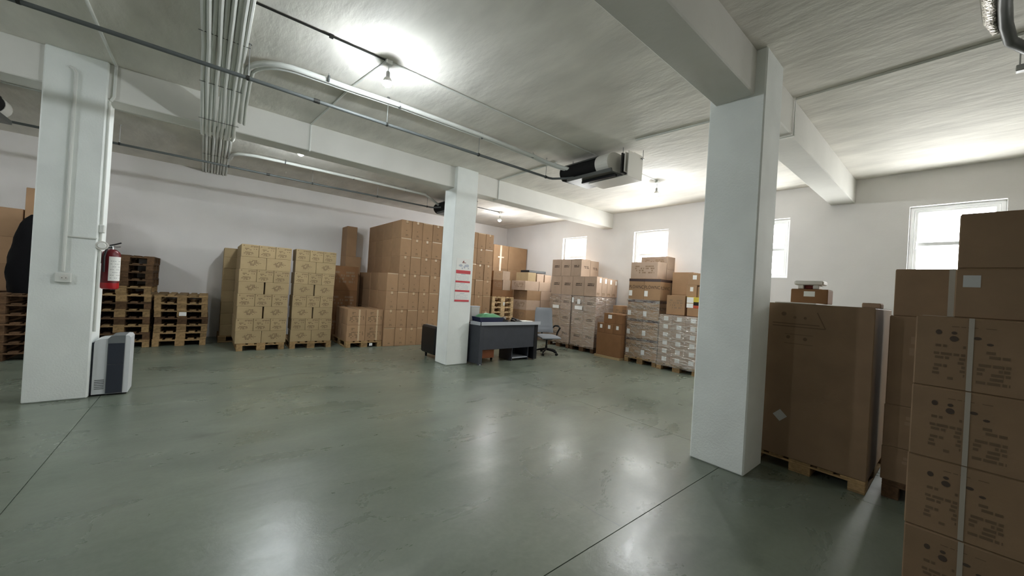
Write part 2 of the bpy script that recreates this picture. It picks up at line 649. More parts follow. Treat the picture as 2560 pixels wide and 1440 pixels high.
def quad_front(b, W, D, u0, v0, u1, v1, H, off):
    """rectangle on the front face (local -y); u,v in 0..1 of the face"""
    y = -D / 2 - off
    x0, x1, z0, z1 = -W / 2 + u0 * W, -W / 2 + u1 * W, v0 * H, v1 * H
    b.add([(x0, y, z0), (x1, y, z0), (x1, y, z1), (x0, y, z1)], [(0, 1, 2, 3)])


def quad_side(b, W, D, u0, v0, u1, v1, H, off):
    """rectangle on the local +x face; u runs front to back"""
    x = W / 2 + off
    y0, y1, z0, z1 = -D / 2 + u0 * D, -D / 2 + u1 * D, v0 * H, v1 * H
    b.add([(x, y0, z0), (x, y1, z0), (x, y1, z1), (x, y0, z1)], [(0, 1, 2, 3)])


def text_rows(b, W, D, H, u0, v0, u1, v1, rows, rng, off=0.0012, fill=0.75, side=False, oval=False):
    q = quad_side if side else quad_front
    rh = (v1 - v0) / rows
    for r in range(rows):
        va, vb = v0 + r * rh + rh * 0.18, v0 + (r + 1) * rh - rh * 0.18
        a, c = u0, u1
        if oval:
            tt = abs((r + 0.5) / rows - 0.5) * 2
            k = math.sqrt(max(0.05, 1 - tt * tt))
            mid = (u0 + u1) / 2
            a, c = mid - (u1 - u0) / 2 * k, mid + (u1 - u0) / 2 * k
        u = a + rng.random() * 0.02
        while u < c:
            l = (0.02 + rng.random() * 0.06)
            e = min(u + l, c)
            if rng.random() < fill:
                q(b, W, D, u, va, e, vb, H, off)
            u = e + 0.012


def deco_mesh(kind, W, D, H):
    key = (kind, round(W, 3), round(D, 3), round(H, 3))
    if key in DEC:
        return DEC[key]
    rng = random.Random(hash(kind) % 1000 if False else sum(map(ord, kind)))
    out = []   # (part name, mesh)

    def fin(b, name, m):
        me = b.mesh(name)
        me.materials.append(MATS[m])
        out.append((name, me))
    if kind == 'olive_side':
        b = MB()
        text_rows(b, W, D, H, 0.30, 0.30, 0.72, 0.78, 5, rng, fill=0.8, oval=True)
        text_rows(b, W, D, H, 0.12, 0.50, 0.92, 0.57, 1, rng, fill=0.45)
        fin(b, 'printed_text', 'print_brown')
    elif kind == 'olive_end':
        b = MB()
        text_rows(b, W, D, H, 0.52, 0.78, 0.95, 0.93, 2, rng, fill=0.85)
        quad_front(b, W, D, 0.10, 0.86, 0.17, 0.92, H, 0.0012)
        text_rows(b, W, D, H, 0.20, 0.52, 0.90, 0.70, 2, rng, fill=0.6)
        text_rows(b, W, D, H, 0.12, 0.14, 0.75, 0.42, 3, rng, fill=0.8, oval=True)
        fin(b, 'printed_text', 'print_brown')
    elif kind == 'tall':
        b = MB()
        text_rows(b, W, D, H, 0.42, 0.10, 0.66, 0.22, 2, rng, fill=0.9)
        text_rows(b, W, D, H, 0.40, 0.80, 0.62, 0.86, 1, rng, fill=0.8)
        text_rows(b, W, D, H, 0.20, 0.40, 0.80, 0.46, 1, rng, fill=0.35)
        fin(b, 'printed_text', 'print_brown')
        t = MB()
        quad_front(t, W, D, 0.42, 0.86, 0.60, 0.995, H, 0.0016)
        fin(t, 'tape', 'tape_clear')
    elif kind == 'tall_edge':
        b = MB()
        text_rows(b, W, D, H, 0.42, 0.12, 0.62, 0.2, 2, rng, fill=0.9)
        fin(b, 'printed_text', 'print_brown')
        t = MB()
        quad_front(t, W, D, 0.04, 0.95, 0.96, 0.995, H, 0.0016)
        fin(t, 'tape', 'tape_clear')
    elif kind == 'taped':
        b = MB()
        text_rows(b, W, D, H, 0.22, 0.68, 0.42, 0.84, 2, rng, fill=0.9)
        text_rows(b, W, D, H, 0.12, 0.18, 0.9, 0.6, 5, rng, fill=0.4)
        fin(b, 'printed_text', 'print_brown')
        t = MB()
        quad_front(t, W, D, 0.60, 0.02, 0.69, 0.99, H, 0.0016)
        fin(t, 'tape', 'tape_clear')
    elif kind == 'band':           # a short line of dark lettering on the front
        b = MB()
        text_rows(b, W, D, H, 0.28, 0.50, 0.80, 0.66, 2, rng, fill=0.9)
        fin(b, 'printed_text', 'print_dark')
    elif kind == 'band_side':      # dark lettering on front and right side
        b = MB()
        text_rows(b, W, D, H, 0.28, 0.50, 0.80, 0.66, 2, rng, fill=0.9)
        text_rows(b, W, D, H, 0.30, 0.46, 0.85, 0.62, 2, rng, fill=0.85, side=True)
        fin(b, 'printed_text', 'print_dark')
    elif kind == 'sticker':
        b = MB()
        quad_front(b, W, D, 0.36, 0.48, 0.66, 0.84, H, 0.0012)
        fin(b, 'shipping_label', 'paper_white')
    elif kind == 'sticker_side':
        b = MB()
        quad_side(b, W, D, 0.55, 0.70, 0.88, 0.93, H, 0.0012)
        fin(b, 'shipping_label', 'paper_white')
        b = MB()
        text_rows(b, W, D, H, 0.1, 0.06, 0.6, 0.2, 3, rng, fill=0.7, side=True)
        fin(b, 'printed_text', 'print_brown')
    elif kind == 'brandbox':       # dark tape along the top edge and a label low on the front
        t = MB()
        quad_front(t, W, D, 0.0, 0.86, 1.0, 0.985, H, 0.0012)
        quad_side(t, W, D, 0.0, 0.86, 1.0, 0.985, H, 0.0012)
        fin(t, 'tape', 'tape_dark')
        b = MB()
        quad_front(b, W, D, 0.02, 0.16, 0.24, 0.42, H, 0.0014)
        fin(b, 'shipping_label', 'paper_white')
    elif kind == 'small_label':
        b = MB()
        quad_front(b, W, D, 0.36, 0.30, 0.72, 0.82, H, 0.0012)
        fin(b, 'shipping_label', 'paper_white')
    elif kind == 'seam':           # glossy cross of clear tape on a front seam
        t = MB()
        quad_front(t, W, D, 0.42, 0.0, 0.54, 1.0, H, 0.0012)
        quad_front(t, W, D, 0.30, 0.46, 0.70, 0.52, H, 0.0016)
        fin(t, 'tape', 'tape_clear')
    elif kind == 'faint':
        b = MB()
        text_rows(b, W, D, H, 0.12, 0.3, 0.88, 0.8, 4, rng, fill=0.5)
        fin(b, 'printed_text', 'print_soft')
    elif kind == 'near':
        b = MB()
        text_rows(b, W, D, H, 0.13, 0.12, 0.35, 0.62, 9, rng, fill=0.6)
        text_rows(b, W, D, H, 0.42, 0.12, 0.63, 0.58, 8, rng, fill=0.55)
        text_rows(b, W, D, H, 0.15, 0.86, 0.55, 0.875, 1, rng, fill=0.7)
        fin(b, 'printed_text', 'print_faint')
        b = MB()
        for (u, v, ru, rv) in ((0.165, 0.78, 0.022, 0.036), (0.27, 0.70, 0.03, 0.04), (0.27, 0.78, 0.02, 0.022), (0.42, 0.73, 0.028, 0.022), (0.50, 0.66, 0.022, 0.018)):
            y = -D / 2 - 0.0013
            n = 10
            b.add([(-W / 2 + (u + ru * math.cos(6.283 * i / n)) * W, y, (v + rv * math.sin(6.283 * i / n)) * H) for i in range(n)], [tuple(range(n))])
        fin(b, 'printed_symbols', 'print_faint_dark')
        t = MB()
        quad_front(t, W, D, 0.362, 0.01, 0.398, 0.995, H, 0.0018)
        fin(t, 'tape', 'tape_white')
    DEC[key] = out
    return out


def carton(cx, cy, z, W, D, H, label, rotz=0.0, m='card_brown', deco=(), group=None, top_tape=True, name='carton', cat='carton'):
    me = carton_mesh(W, D, H, m)
    o = bpy.data.objects.new(name, me)
    COL.objects.link(o)
    o.location = (cx, cy, z)
    o.rotation_euler = (0, 0, rotz)
    tag(o, label, cat, group)
    if top_tape:
        key = ('toptape', round(W, 3), round(D, 3), round(H, 3))
        if key not in DEC:
            t = MB()
            hz = H + 0.0002
            if W >= D:
                t.box(-W / 2 + 0.002, W / 2 - 0.002, -0.024, 0.024, hz - 0.0008, hz)
            else:
                t.box(-0.024, 0.024, -D / 2 + 0.002, D / 2 - 0.002, hz - 0.0008, hz)
            mm = t.mesh('top_tape')
            mm.materials.append(MATS['tape_clear'])
            DEC[key] = mm
        inst('top_tape', DEC[key], o)
    for k in ([deco] if isinstance(deco, str) else deco):
        for nm, mm in deco_mesh(k, W, D, H):
            inst(nm, mm, o)
    return o


G = 0.005


def boxY(x0, x1, y0, D, z, H, label, **k):
    return carton((x0 + x1) / 2, y0 + D / 2, z, x1 - x0 - G, D - G, H, label, 0.0, **k)


def boxX(y0, y1, x0, D, z, H, label, **k):
    """front faces -x ; local +x (right side) faces -y"""
    return carton(x0 + D / 2, (y0 + y1) / 2, z, abs(y1 - y0) - G, D - G, H, label, -math.pi / 2, **k)


def film(x0, x1, y0, y1, z0, z1, label):
    """crumpled stretch film around a load: four wavy sides and a rim folded over the top"""
    o = MB()
    nu, nv = 40, 56
    per = [(x0, y0), (x1, y0), (x1, y1), (x0, y1)]
    cx, cy = (x0 + x1) / 2, (y0 + y1) / 2
    ring = []
    for k in range(4):
        a, b = per[k], per[(k + 1) % 4]
        for i in range(nu):
            t = i / nu
            ring.append((a[0] + (b[0] - a[0]) * t, a[1] + (b[1] - a[1]) * t))
    n = len(ring)
    vs_ = []
    for j in range(nv + 2):
        tz = min(j, nv) / nv
        for (x, y) in ring:
            p = Vector((x * 2.2, y * 2.2, (z0 + tz * (z1 - z0)) * 9))
            d = 0.003 + 0.005 * mnoise.noise(p) + 0.004 * mnoise.noise(p * 2.7) + 0.003 * abs(mnoise.noise(p * 5.1))
            r = Vector((x - cx, y - cy, 0))
            s = Vector((1 if x >= x1 - 1e-6 else (-1 if x <= x0 + 1e-6 else 0), 1 if y >= y1 - 1e-6 else (-1 if y <= y0 + 1e-6 else 0), 0))
            q = Vector((x, y, z0 + tz * (z1 - z0))) + s * (d + 0.004)
            if j == 0:
                q.z += 0.012 * mnoise.noise(p * 1.7)
            if j == nv + 1:
                q = Vector((x, y, z1 + 0.004)) - r * 0.12
                q.z = z1 + 0.003
            vs_.append((q.x - cx, q.y - cy, q.z - z0))
    fs_ = []
    for j in range(nv + 1):
        for i in range(n):
            fs_.append((j * n + i, j * n + (i + 1) % n, (j + 1) * n + (i + 1) % n, (j + 1) * n + i))
    o.add(vs_, fs_)
    ob = o.build('stretch_film', 'film', None, True)
    ob.location = (cx, cy, z0)
    tag(ob, label, 'plastic wrap', 'stretch film on the pallet loads')
    return ob


# ---- two tall loads of printed tan cartons
def load_rows(x0, x1, y0, rows, h, z0, name, side=0, sidex=0.0, depth3=0.40, depth2=0.285):
    z = z0
    for r in range(rows):
        n = 2 if r % 2 == 0 else 3
        d = depth2 if n == 2 else depth3
        wdt = (x1 - x0) / n
        sh = random.uniform(-0.006, 0.006) + (0.012 if r > 5 else 0)
        gp = 0.02 if (n == 2 and r in (2, 4)) else 0.0
        for c in range(n):
            lab = 'printed tan carton, %s from left in %s layer up, %s' % (ORD[c], ORD[r], name)
            a, b = x0 + c * wdt + sh, x0 + (c + 1) * wdt + sh
            if n == 2 and gp:
                a, b = (a, b - gp / 2) if c == 0 else (a + gp / 2, b)
            boxY(a, b, y0, d, z, h, lab, m='card_olive', deco='olive_side' if n == 2 else 'olive_end', group='printed tan cartons', top_tape=False)
        # further cartons behind along the left side
        y = y0 + d
        k = 0
        while side and y + d < y0 + side:
            boxY(x0 + sh, x0 + sh + wdt, y, d, z, h, 'plain side of tan carton, %s behind the front in %s layer, %s' % (ORD[k], ORD[r], name), m='card_olive', group='printed tan cartons', top_tape=False)
            y += d
            k += 1
        z += h


pallet(0.92, 9.49, 0, 'wooden pallet under the left load of printed tan cartons')
load_rows(0.49, 1.345, 8.9, 8, 0.2435, PH, 'left load', side=1.22)
pallet(0.86, 10.55, 0, 'wooden pallet behind the left load of printed tan cartons', R(90))
z = PH
for r in range(8):
    hh = 0.2435
    if r == 7:
        hh = 0.2
    boxY(0.28, 0.70, 10.16, 0.42, z, hh, 'tan carton in rear load by the wall, %s layer up, near side' % ORD[r], m='card_olive', group='tan cartons of the rear load', top_tape=False)
    boxY(0.29, 0.71, 10.58, 0.42, z, hh, 'tan carton in rear load by the wall, %s layer up, wall side' % ORD[r], m='card_olive', group='tan cartons of the rear load', top_tape=False)
    z += hh
pallet(1.82, 9.49, 0, 'wooden pallet under the right load of printed tan cartons')
load_rows(1.425, 2.215, 8.9, 8, 0.2445, PH, 'right load', side=0)

# ---- low pallet with four taped cartons, brown stacks behind it
pallet(2.87, 9.26, 0, 'wooden pallet under four large taped cartons')
MB().add([(-0.02, 0, 0), (0.05, 0, 0), (0.05, 0, 0.06), (-0.02, 0, 0.06)], [(0, 1, 2, 3)]).build('pallet_tag', 'paper_white', thing('pallet_label', 'white label on the pallet under four taped cartons', 'label', (3.0, 8.652, 0.03)))
for r in range(2):
    for c in range(2):
        boxY(2.47 + c * 0.405, 2.875 + c * 0.405, 8.67, 0.46, PH + r * 0.36, 0.36, 'large taped carton on low pallet, %s %s' % (('lower', 'upper')[r], ('left', 'right')[c]), m='card_brown', deco='taped', group='four taped cartons')
        boxY(2.47 + c * 0.405, 2.875 + c * 0.405, 9.14, 0.46, PH + r * 0.36, 0.36, 'carton at the back of the low pallet, %s %s' % (('lower', 'upper')[r], ('left', 'right')[c]), m='card_brown', group='four taped cartons')
for i, h in enumerate((0.62, 0.62, 0.62)):
    boxY(2.36, 3.03, 9.92, 0.5, sum((0.62, 0.62, 0.62)[:i]), h, 'dark brown carton behind the low pallet, %s from floor' % ORD[i], m='card_deep', deco='faint', group='brown cartons behind the low pallet')
zz = 0
for i, h in enumerate((0.55, 0.55, 0.55, 0.5, 0.8)):
    # narrow tower close to the carton wall
    boxY(2.84, 3.24 if i < 4 else 3.10, 10.46, 0.5, zz, h, 'brown carton in narrow stack at the wall, %s from floor' % ORD[i], m='card_brown', group='narrow carton stack at the wall')
    zz += h

# ---- the wall of tall narrow cartons behind the middle column
PITCH = 0.2765
for r in range(7):
    k0 = 0 if r < 4 else 1
    for k in range(k0, 11):
        x0 = 3.285 + k * PITCH
        boxY(x0, x0 + PITCH, 8.61 + (0.012 if (k * 7 + r * 3) % 5 == 0 else 0), 0.56, r * 0.436, 0.436, 'tall narrow carton, %s across and %s up in the carton wall' % (ORD[k], ORD[r]), m='card_brown',
             deco='tall_edge' if (k + r) % 3 == 0 else 'tall', group='carton wall of tall narrow cartons', top_tape=False)
    for d in range(1, 4):
        x0 = 3.285 + k0 * PITCH
        boxY(x0, x0 + PITCH, 8.63 + 0.57 * d, 0.56, r * 0.436, 0.436, 'narrow carton at left flank of carton wall, %s deep, %s up' % (ORD[d], ORD[r]), m='card_brown', group='left flank of the carton wall', top_tape=False)

# ---- corner behind the desk
for i in range(9):
    pallet(6.80, 9.21, i * PH, 'pale wooden pallet, %s from floor in stack behind the desk' % ORD[i], m='pallet_wood_pale', group='pallets stacked behind the desk')
MB().add([(0, 0, 0), (0.06, 0, 0), (0.06, 0, 0.1), (0, 0, 0.1)], [(0, 1, 2, 3)]).build('tag_sheet', 'paper_white', thing('pallet_label', 'white tag on the pallet stack behind the desk', 'label', (6.80, 8.604, 1.04)))
z0 = 9 * PH
boxY(6.42, 7.20, 8.66, 0.5, z0, 0.2, 'long flat brown carton on the pallet stack behind the desk', m='card_deep')
boxY(6.42, 6.78, 8.66, 0.42, z0 + 0.2, 0.28, 'brown printed carton on pallet stack, lower left', m='card_deep', deco='faint')
boxY(6.42, 6.76, 8.66, 0.42, z0 + 0.48, 0.27, 'brown printed carton on pallet stack, upper left', m='card_brown', deco='faint')
boxY(6.79, 7.08, 8.66, 0.42, z0 + 0.2, 0.30, 'pale carton on pallet stack beside the printed cartons', m='card_pink')
boxY(6.79, 7.08, 8.70, 0.38, z0 + 0.5, 0.27, 'pale pinkish carton on pallet stack, upper', m='card_pink')
# large cartons in the corner
for i, (xa, xb) in enumerate(((7.24, 7.86), (7.87, 8.70))):
    for j in range(4):
        boxY(xa, xb, 9.82, 0.9, j * 0.735, 0.735 if j < 3 else 0.78, 'large plain carton in the room corner, %s column, %s up' % (('left', 'right')[i], ORD[j]), m='card_brown', deco='seam' if i == 0 else (), group='large cartons in the corner', top_tape=False)
# pile of long flat cartons beside the windows
zs = [0.0, 0.31, 0.62, 0.93, 1.235, 1.53, 1.82]
for r in range(6):
    x = 7.52 - (0.10 if r == 5 else 0)
    boxX(8.38, 9.02, x, 0.58, zs[r], zs[r + 1] - zs[r], 'flat carton facing the desk, %s from floor in corner pile' % ORD[r], m='card_pink' if r % 2 else 'card_brown', deco=('faint',), group='flat cartons of the corner pile')
    boxX(8.38, 9.02, x + 0.585, 0.52, zs[r], zs[r + 1] - zs[r], 'flat carton on window side, %s from floor in corner pile' % ORD[r], m='card_pink', group='flat cartons of the corner pile')
boxX(8.42, 8.98, 7.55, 0.34, 1.82, 0.265, 'small carton on top of corner pile, nearest the desk', m='card_olive')
boxX(8.42, 8.98, 7.93, 0.30, 1.82, 0.25, 'small pale carton on top of corner pile, middle', m='card_pink')
boxX(8.42, 8.98, 8.27, 0.30, 1.82, 0.235, 'small pale carton on top of corner pile, by the windows', m='card_pink')
t = thing('black_tray', 'black tray lying on the small cartons of the corner pile', 'tray', (8.02, 8.7, 2.086))
b = MB()
b.bbox(-0.36, 0.36, -0.2, 0.2, 0.0, 0.02, 0.004)
for (a0, a1, b0, b1) in ((-0.36, 0.36, -0.2, -0.18), (-0.36, 0.36, 0.18, 0.2), (-0.36, -0.34, -0.18, 0.18), (0.34, 0.36, -0.18, 0.18)):
    b.bbox(a0, a1, b0, b1, 0.018, 0.075, 0.004)
b.build('tray_body', 'black_plastic', t)

# ---- wrapped double load under the second window
for i, (a, b_) in enumerate(((6.86, 7.665), (6.01, 6.82))):
    nm = ('left', 'right')[i]
    pallet(8.24, (a + b_) / 2, 0, 'dark wooden pallet under the %s wrapped load by the windows' % nm, R(90), m='pallet_wood_old', scale=(1.0, 0.73, 1))
    for r in range(3):
        hh = (1.468 - PH) / 3
        for c in range(2):
            ya = b_ - 0.003 - c * 0.4
            boxX(ya - 0.4, ya, 7.81, 0.43, PH + r * hh, hh, 'wrapped carton in %s load, %s layer, %s' % (nm, ORD[r], ('left', 'right')[c]), m='card_pink', deco='band', group='wrapped cartons by the windows', top_tape=False)
            boxX(ya - 0.4, ya, 8.24, 0.43, PH + r * hh, hh, 'wrapped carton at window side of %s load, %s layer, %s' % (nm, ORD[r], ('left', 'right')[c]), m='card_pink', group='wrapped cartons by the windows', top_tape=False)
    film(7.80, 8.68, a, b_, 0.11, 1.47, 'clear stretch film around the %s load of the double stack' % nm)
    st = thing('paper_slip', 'white paper slips on the film of the %s wrapped load' % nm, 'label', (7.778, (a + b_) / 2, 1.1))
    if i == 1:
        for (y0, y1, z0_, z1_) in ((0.33, 0.39, 0.18, 0.32), (0.10, 0.20, 0.15, 0.28), (0.02, 0.28, 0.0, 0.10)):
            MB().box(0, 0.001, y0, y1, z0_, z1_).build('slip', 'paper_white', st)
    else:
        MB().box(0, 0.001, 0.02, 0.26, -0.02, 0.07).build('slip', 'paper_white', st)
Z1 = 1.476
for c in range(3):
    ya = 7.66 - c * 0.41
    boxX(ya - 0.41, ya, 7.80, 0.5, Z1, 0.525, 'carton above the wrapped load, %s from left in lower row' % ORD[c], m='card_pink', deco='band', group='cartons above the wrapped load')
    boxX(ya - 0.41, ya, 8.31, 0.40, Z1, 0.525, 'carton above the wrapped load, %s from left, window side' % ORD[c], m='card_pink', group='cartons above the wrapped load')
for c in range(4):
    x = 7.80 + c * 0.229
    boxX(6.02, 6.43, x, 0.229, Z1, 0.525 - 0.012 * c, 'narrow upright carton with white label above wrapped load, %s from room' % ORD[c], m='card_pink', deco=('band', 'sticker_side') if c == 0 else 'sticker_side', group='narrow labelled cartons above the wrapped load')
for c in range(3):
    ya = 7.66 - c * 0.365
    boxX(ya - 0.365, ya, 7.80, 0.385, Z1 + 0.525, 0.475, 'top row carton above the wrapped load, %s from left' % ORD[c], m='card_pink', deco='band_side' if c == 2 else 'band', group='top row cartons')
boxX(6.565, 6.93, 8.19, 0.37, Z1 + 0.525, 0.455, 'top row carton beside the window, right of the gap', m='card_pink', deco='band_side')

# ---- dark brown cartons between the wrapped loads
t = thing('cardboard_sheet', 'flat cardboard sheets on the floor under the dark brown cartons', 'cardboard', (7.93, 5.455, 0))
for i in range(3):
    MB().bbox(-0.33 + 0.004 * i, 0.33 - 0.006 * i, -0.37, 0.37, i * 0.018, i * 0.018 + 0.0175, 0.003).build('sheet', 'card_olive', t)
boxX(5.085, 5.795, 7.625, 0.6, 0.054, 0.545, 'big dark brown carton on the floor beside the wrapped loads', m='card_deep')
for c in range(3):
    ya = 5.795 - c * 0.236
    boxX(ya - 0.236, ya, 7.63, 0.5, 0.6, 0.245, 'small labelled brown carton on the big dark one, %s from left' % ORD[c], m='card_deep', deco='sticker', group='three small labelled brown cartons')
boxX(5.28, 5.64, 7.67, 0.4, 0.846, 0.25, 'brown carton with white label on the three small cartons, left', m='card_deep', deco='sticker')
boxX(5.095, 5.275, 7.65, 0.42, 0.846, 0.24, 'open topped brown carton on the three small cartons, right', m='card_deep')
boxX(5.20, 5.72, 8.14, 0.5, 0.846, 0.44, 'brown carton behind the dark brown ones below the window', m='card_brown', deco='faint')
boxX(5.20, 5.72, 8.14, 0.5, 0.6, 0.245, 'brown carton under the one below the window', m='card_brown')

# ---- lettered load
pallet(8.19, 4.65, 0, 'wooden pallet under the wrapped lettered cartons', R(90), m='pallet_wood', scale=(1.0, 0.73, 1))


def lettering(txt, size, parent, loc, m='print_dark'):
    cu = bpy.data.curves.new('lettering', 'FONT')
    cu.body = txt
    cu.size = size
    cu.resolution_u = 3
    tmp = bpy.data.objects.new('tmp', cu)
    COL.objects.link(tmp)
    bpy.context.view_layer.update()
    me = bpy.data.meshes.new_from_object(tmp.evaluated_get(bpy.context.evaluated_depsgraph_get()))
    bpy.data.objects.remove(tmp)
    bpy.data.curves.remove(cu)
    me.name = 'lettering'
    xs = [v.co.x for v in me.vertices]
    k = 0.372 / (max(xs) - min(xs))
    for v in me.vertices:
        v.co.x = (v.co.x - min(xs)) * k
    me.materials.clear()
    me.materials.append(MATS[m])
    o = bpy.data.objects.new('lettering', me)
    COL.objects.link(o)
    o.parent = parent
    o.location = loc[0]
    o.rotation_euler = loc[1]
    return me


LET = None
hh = (1.475 - PH) / 3
zrow = [PH, PH + hh, PH + 2 * hh, 1.482]
for r in range(4):
    H = hh if r < 3 else 0.485
    for c in range(2):
        ya = 5.05 - c * 0.40
        o = boxX(ya - 0.40, ya, 7.77, 0.44, zrow[r], H, 'lettered carton with dark top tape, %s layer, %s' % (ORD[r], ('left', 'right')[c]), m='card_brown', deco='brandbox', group='lettered cartons by the second window', top_tape=False)
        if LET is None:
            LET = lettering('PL\u00d6WNC', 0.105, o, ((-0.19, -0.2187, H * 0.52), (R(90), 0, 0)))
            SZ = (o.children[-1].location.copy(), o.children[-1].rotation_euler.copy())
        else:
            q = inst('lettering', LET, o)
            q.location = (-0.186, -0.2187, H * 0.52)
            q.rotation_euler = (R(90), 0, 0)
        if c == 1:
            q = inst('lettering', LET, o)
            q.location = (0.1987, -0.20, H * 0.50)
            q.rotation_euler = (R(90), 0, R(90))
        boxX(ya - 0.40, ya, 8.22, 0.44, zrow[r], H, 'lettered carton at window side, %s layer, %s' % (ORD[r], ('left', 'right')[c]), m='card_brown', deco='brandbox', group='lettered cartons by the second window', top_tape=False)
film(7.76, 8.665, 4.245, 5.055, 0.10, 1.478, 'clear stretch film around the lettered cartons')
zt = 1.482 + 0.485
boxX(4.36, 5.04, 7.80, 0.40, zt, 0.385, 'wide brown carton on top of the lettered cartons', m='card_pink', deco='faint')
boxX(4.36, 5.04, 8.215, 0.36, zt, 0.25, 'brown carton behind the wide one, lower', m='card_pink', deco='faint')
boxX(4.36, 5.04, 8.215, 0.36, zt + 0.25, 0.30, 'brown carton behind the wide one, topmost below the window', m='card_pink', deco='faint')

# ---- wrapped load of small labelled cartons beside the near column
pallet(8.13, 3.765, 0, 'wooden pallet under the load of small labelled cartons', R(90), m='pallet_wood', scale=(1.1, 0.73, 1))
for r in range(6):
    H = (1.19 - PH) / 6
    for c in range(3):
        ya = 4.200 - c * 0.290
        boxX(ya - 0.290, ya, 7.70, 0.40, PH + r * H, H, 'small labelled carton under film, %s layer, %s from left' % (ORD[r], ORD[c]), m='card_pink', deco='small_label', group='small labelled cartons under film', top_tape=False)
film(7.69, 8.115, 3.322, 4.204, 0.09, 1.192, 'clear stretch film around the small labelled cartons')
boxX(3.70, 4.11, 7.80, 0.33, 1.2, 0.42, 'brown carton standing on the load of small labelled cartons', m='card_brown', deco='faint')
boxX(3.37, 3.655, 7.80, 0.3, 1.2, 0.17, 'low carton on the small labelled cartons beside the column', m='card_brown')
for i, (zq, hq, mm, lb) in enumerate(((1.37, 0.10, 'red_card', 'red and white box on the low carton beside the column'), (1.47, 0.13, 'yellow_card', 'yellow and white box on the red one beside the column'))):
    o = boxX(3.36, 3.67, 7.80, 0.28, zq, hq, lb, m=mm, top_tape=False)
    q = MB()
    quad_front(q, 0.305, 0.275, 0.0, 0.05, 0.45, 0.95, hq, 0.0014)
    q.build('white_panel', 'paper_white', o)
    q = MB()
    quad_front(q, 0.305, 0.275, 0.46, 0.02, 1.0, 0.22 if i else 0.0, hq, 0.0014)
    if i == 0:
        q = MB()
        quad_front(q, 0.305, 0.275, 0.46, 0.6, 1.0, 0.98, hq, 0.0014)
    q.build('dark_stripe', 'print_black', o)
boxX(3.50, 3.72, 7.86, 0.3, 1.60, 0.25, 'labelled carton on the yellow box, left', m='card_brown', deco='sticker')
boxX(3.28, 3.49, 7.86, 0.3, 1.60, 0.22, 'labelled carton on the yellow box, right', m='card_brown', deco='sticker')
boxX(3.42, 3.70, 7.86, 0.3, 1.85, 0.25, 'topmost labelled carton beside the near column', m='card_brown', deco='sticker')
# supports behind these upper cartons
for j, (z0_, h_) in enumerate(((PH, 0.5), (PH + 0.5, 0.5), (PH + 1.0, 0.5), (PH + 1.5, 0.5))):
    boxX(3.73, 4.20, 8.17, 0.40, z0_, h_, 'brown carton against the window wall behind labelled load, %s up' % ORD[j], m='card_brown', group='cartons against the window wall')

# ---- big brown box behind the near column
pallet(4.84, 0.895, 0, 'wooden pallet under the big brown box behind the column', R(90), m='pallet_wood', scale=(1.11, 0.93, 0.76))
ob = boxX(0.445, 1.345, 4.28, 1.12, 0.11, 1.445, 'big tall brown box on a pallet behind the near column', m='card_near', top_tape=True)
ob.name = 'big_carton'
b = MB()
W_, D_, H_ = 0.895, 1.115, 1.445


def bar(u0, v0, u1, v1, th):
    x0, z0_, x1, z1_ = -W_ / 2 + u0 * W_, v0 * H_, -W_ / 2 + u1 * W_, v1 * H_
    d = Vector((x1 - x0, 0, z1_ - z0_)).normalized()
    n = Vector((-d.z, 0, d.x)) * th
    y = -D_ / 2 - 0.0014
    b.add([(x0 - n.x, y, z0_ - n.z), (x1 - n.x, y, z1_ - n.z), (x1 + n.x, y, z1_ + n.z), (x0 + n.x, y, z0_ + n.z)], [(0, 1, 2, 3)])


bar(0.201, 0.868, 0.601, 0.868, 0.004)
bar(0.201, 0.850, 0.648, 0.850, 0.004)
bar(0.577, 0.95, 0.648, 0.850, 0.004)
bar(0.313, 0.80, 0.553, 0.80, 0.002)
bar(0.313, 0.74, 0.553, 0.74, 0.002)
for (u, v, r_) in ((0.297, 0.93, 0.02), (0.393, 0.91, 0.012), (0.481, 0.91, 0.012), (0.345, 0.78, 0.016), (0.489, 0.775, 0.016)):
    b.add([(-W_ / 2 + u * W_ + r_ * math.cos(6.283 * i / 10), -D_ / 2 - 0.0014, v * H_ + r_ * math.sin(6.283 * i / 10)) for i in range(10)], [tuple(range(10))])
b.build('printed_symbols', 'print_faint', ob)
s = MB()
cx_, cz_ = -W_ / 2 + 0.18 + 0.145 * 0.715, 0.375
s.add([(cx_ - 0.062, -D_ / 2 - 0.0016, cz_ + 0.0), (cx_ - 0.005, -D_ / 2 - 0.0016, cz_ - 0.056), (cx_ + 0.052, -D_ / 2 - 0.0016, cz_ + 0.002), (cx_ - 0.005, -D_ / 2 - 0.0016, cz_ + 0.058)], [(0, 1, 2, 3)])
s.build('diamond_label', 'paper_grey', ob)
ztop = 0.11 + 1.445
t = thing('white_board', 'thin white sheet lying on the big brown box', 'sheet', (4.55, 1.0, ztop + 0.0005))
MB().bbox(-0.22, 0.22, -0.15, 0.17, 0, 0.012, 0.003).build('sheet', 'paper_white', t)
o = carton(4.82, 0.985, ztop + 0.0135, 0.30, 0.22, 0.145, 'small labelled carton lying on the big brown box', -math.pi / 2, m='card_deep', deco='sticker')
t = thing('weighing_scale', 'small white scale on the carton above the big brown box', 'scale', (4.83, 1.0, ztop + 0.16))
MB().bbox(-0.08, 0.08, -0.085, -0.035, 0, 0.04, 0.006).build('foot', 'white_metal', t)
MB().bbox(-0.08, 0.08, 0.04, 0.09, 0, 0.04, 0.006).build('foot', 'white_metal', t)
MB().bbox(-0.05, 0.05, -0.034, 0.039, 0.004, 0.04, 0.004).build('display_block', 'print_red', t)
MB().bbox(-0.09, 0.09, -0.12, 0.12, 0.041, 0.085, 0.01).build('platform', 'white_metal', t)
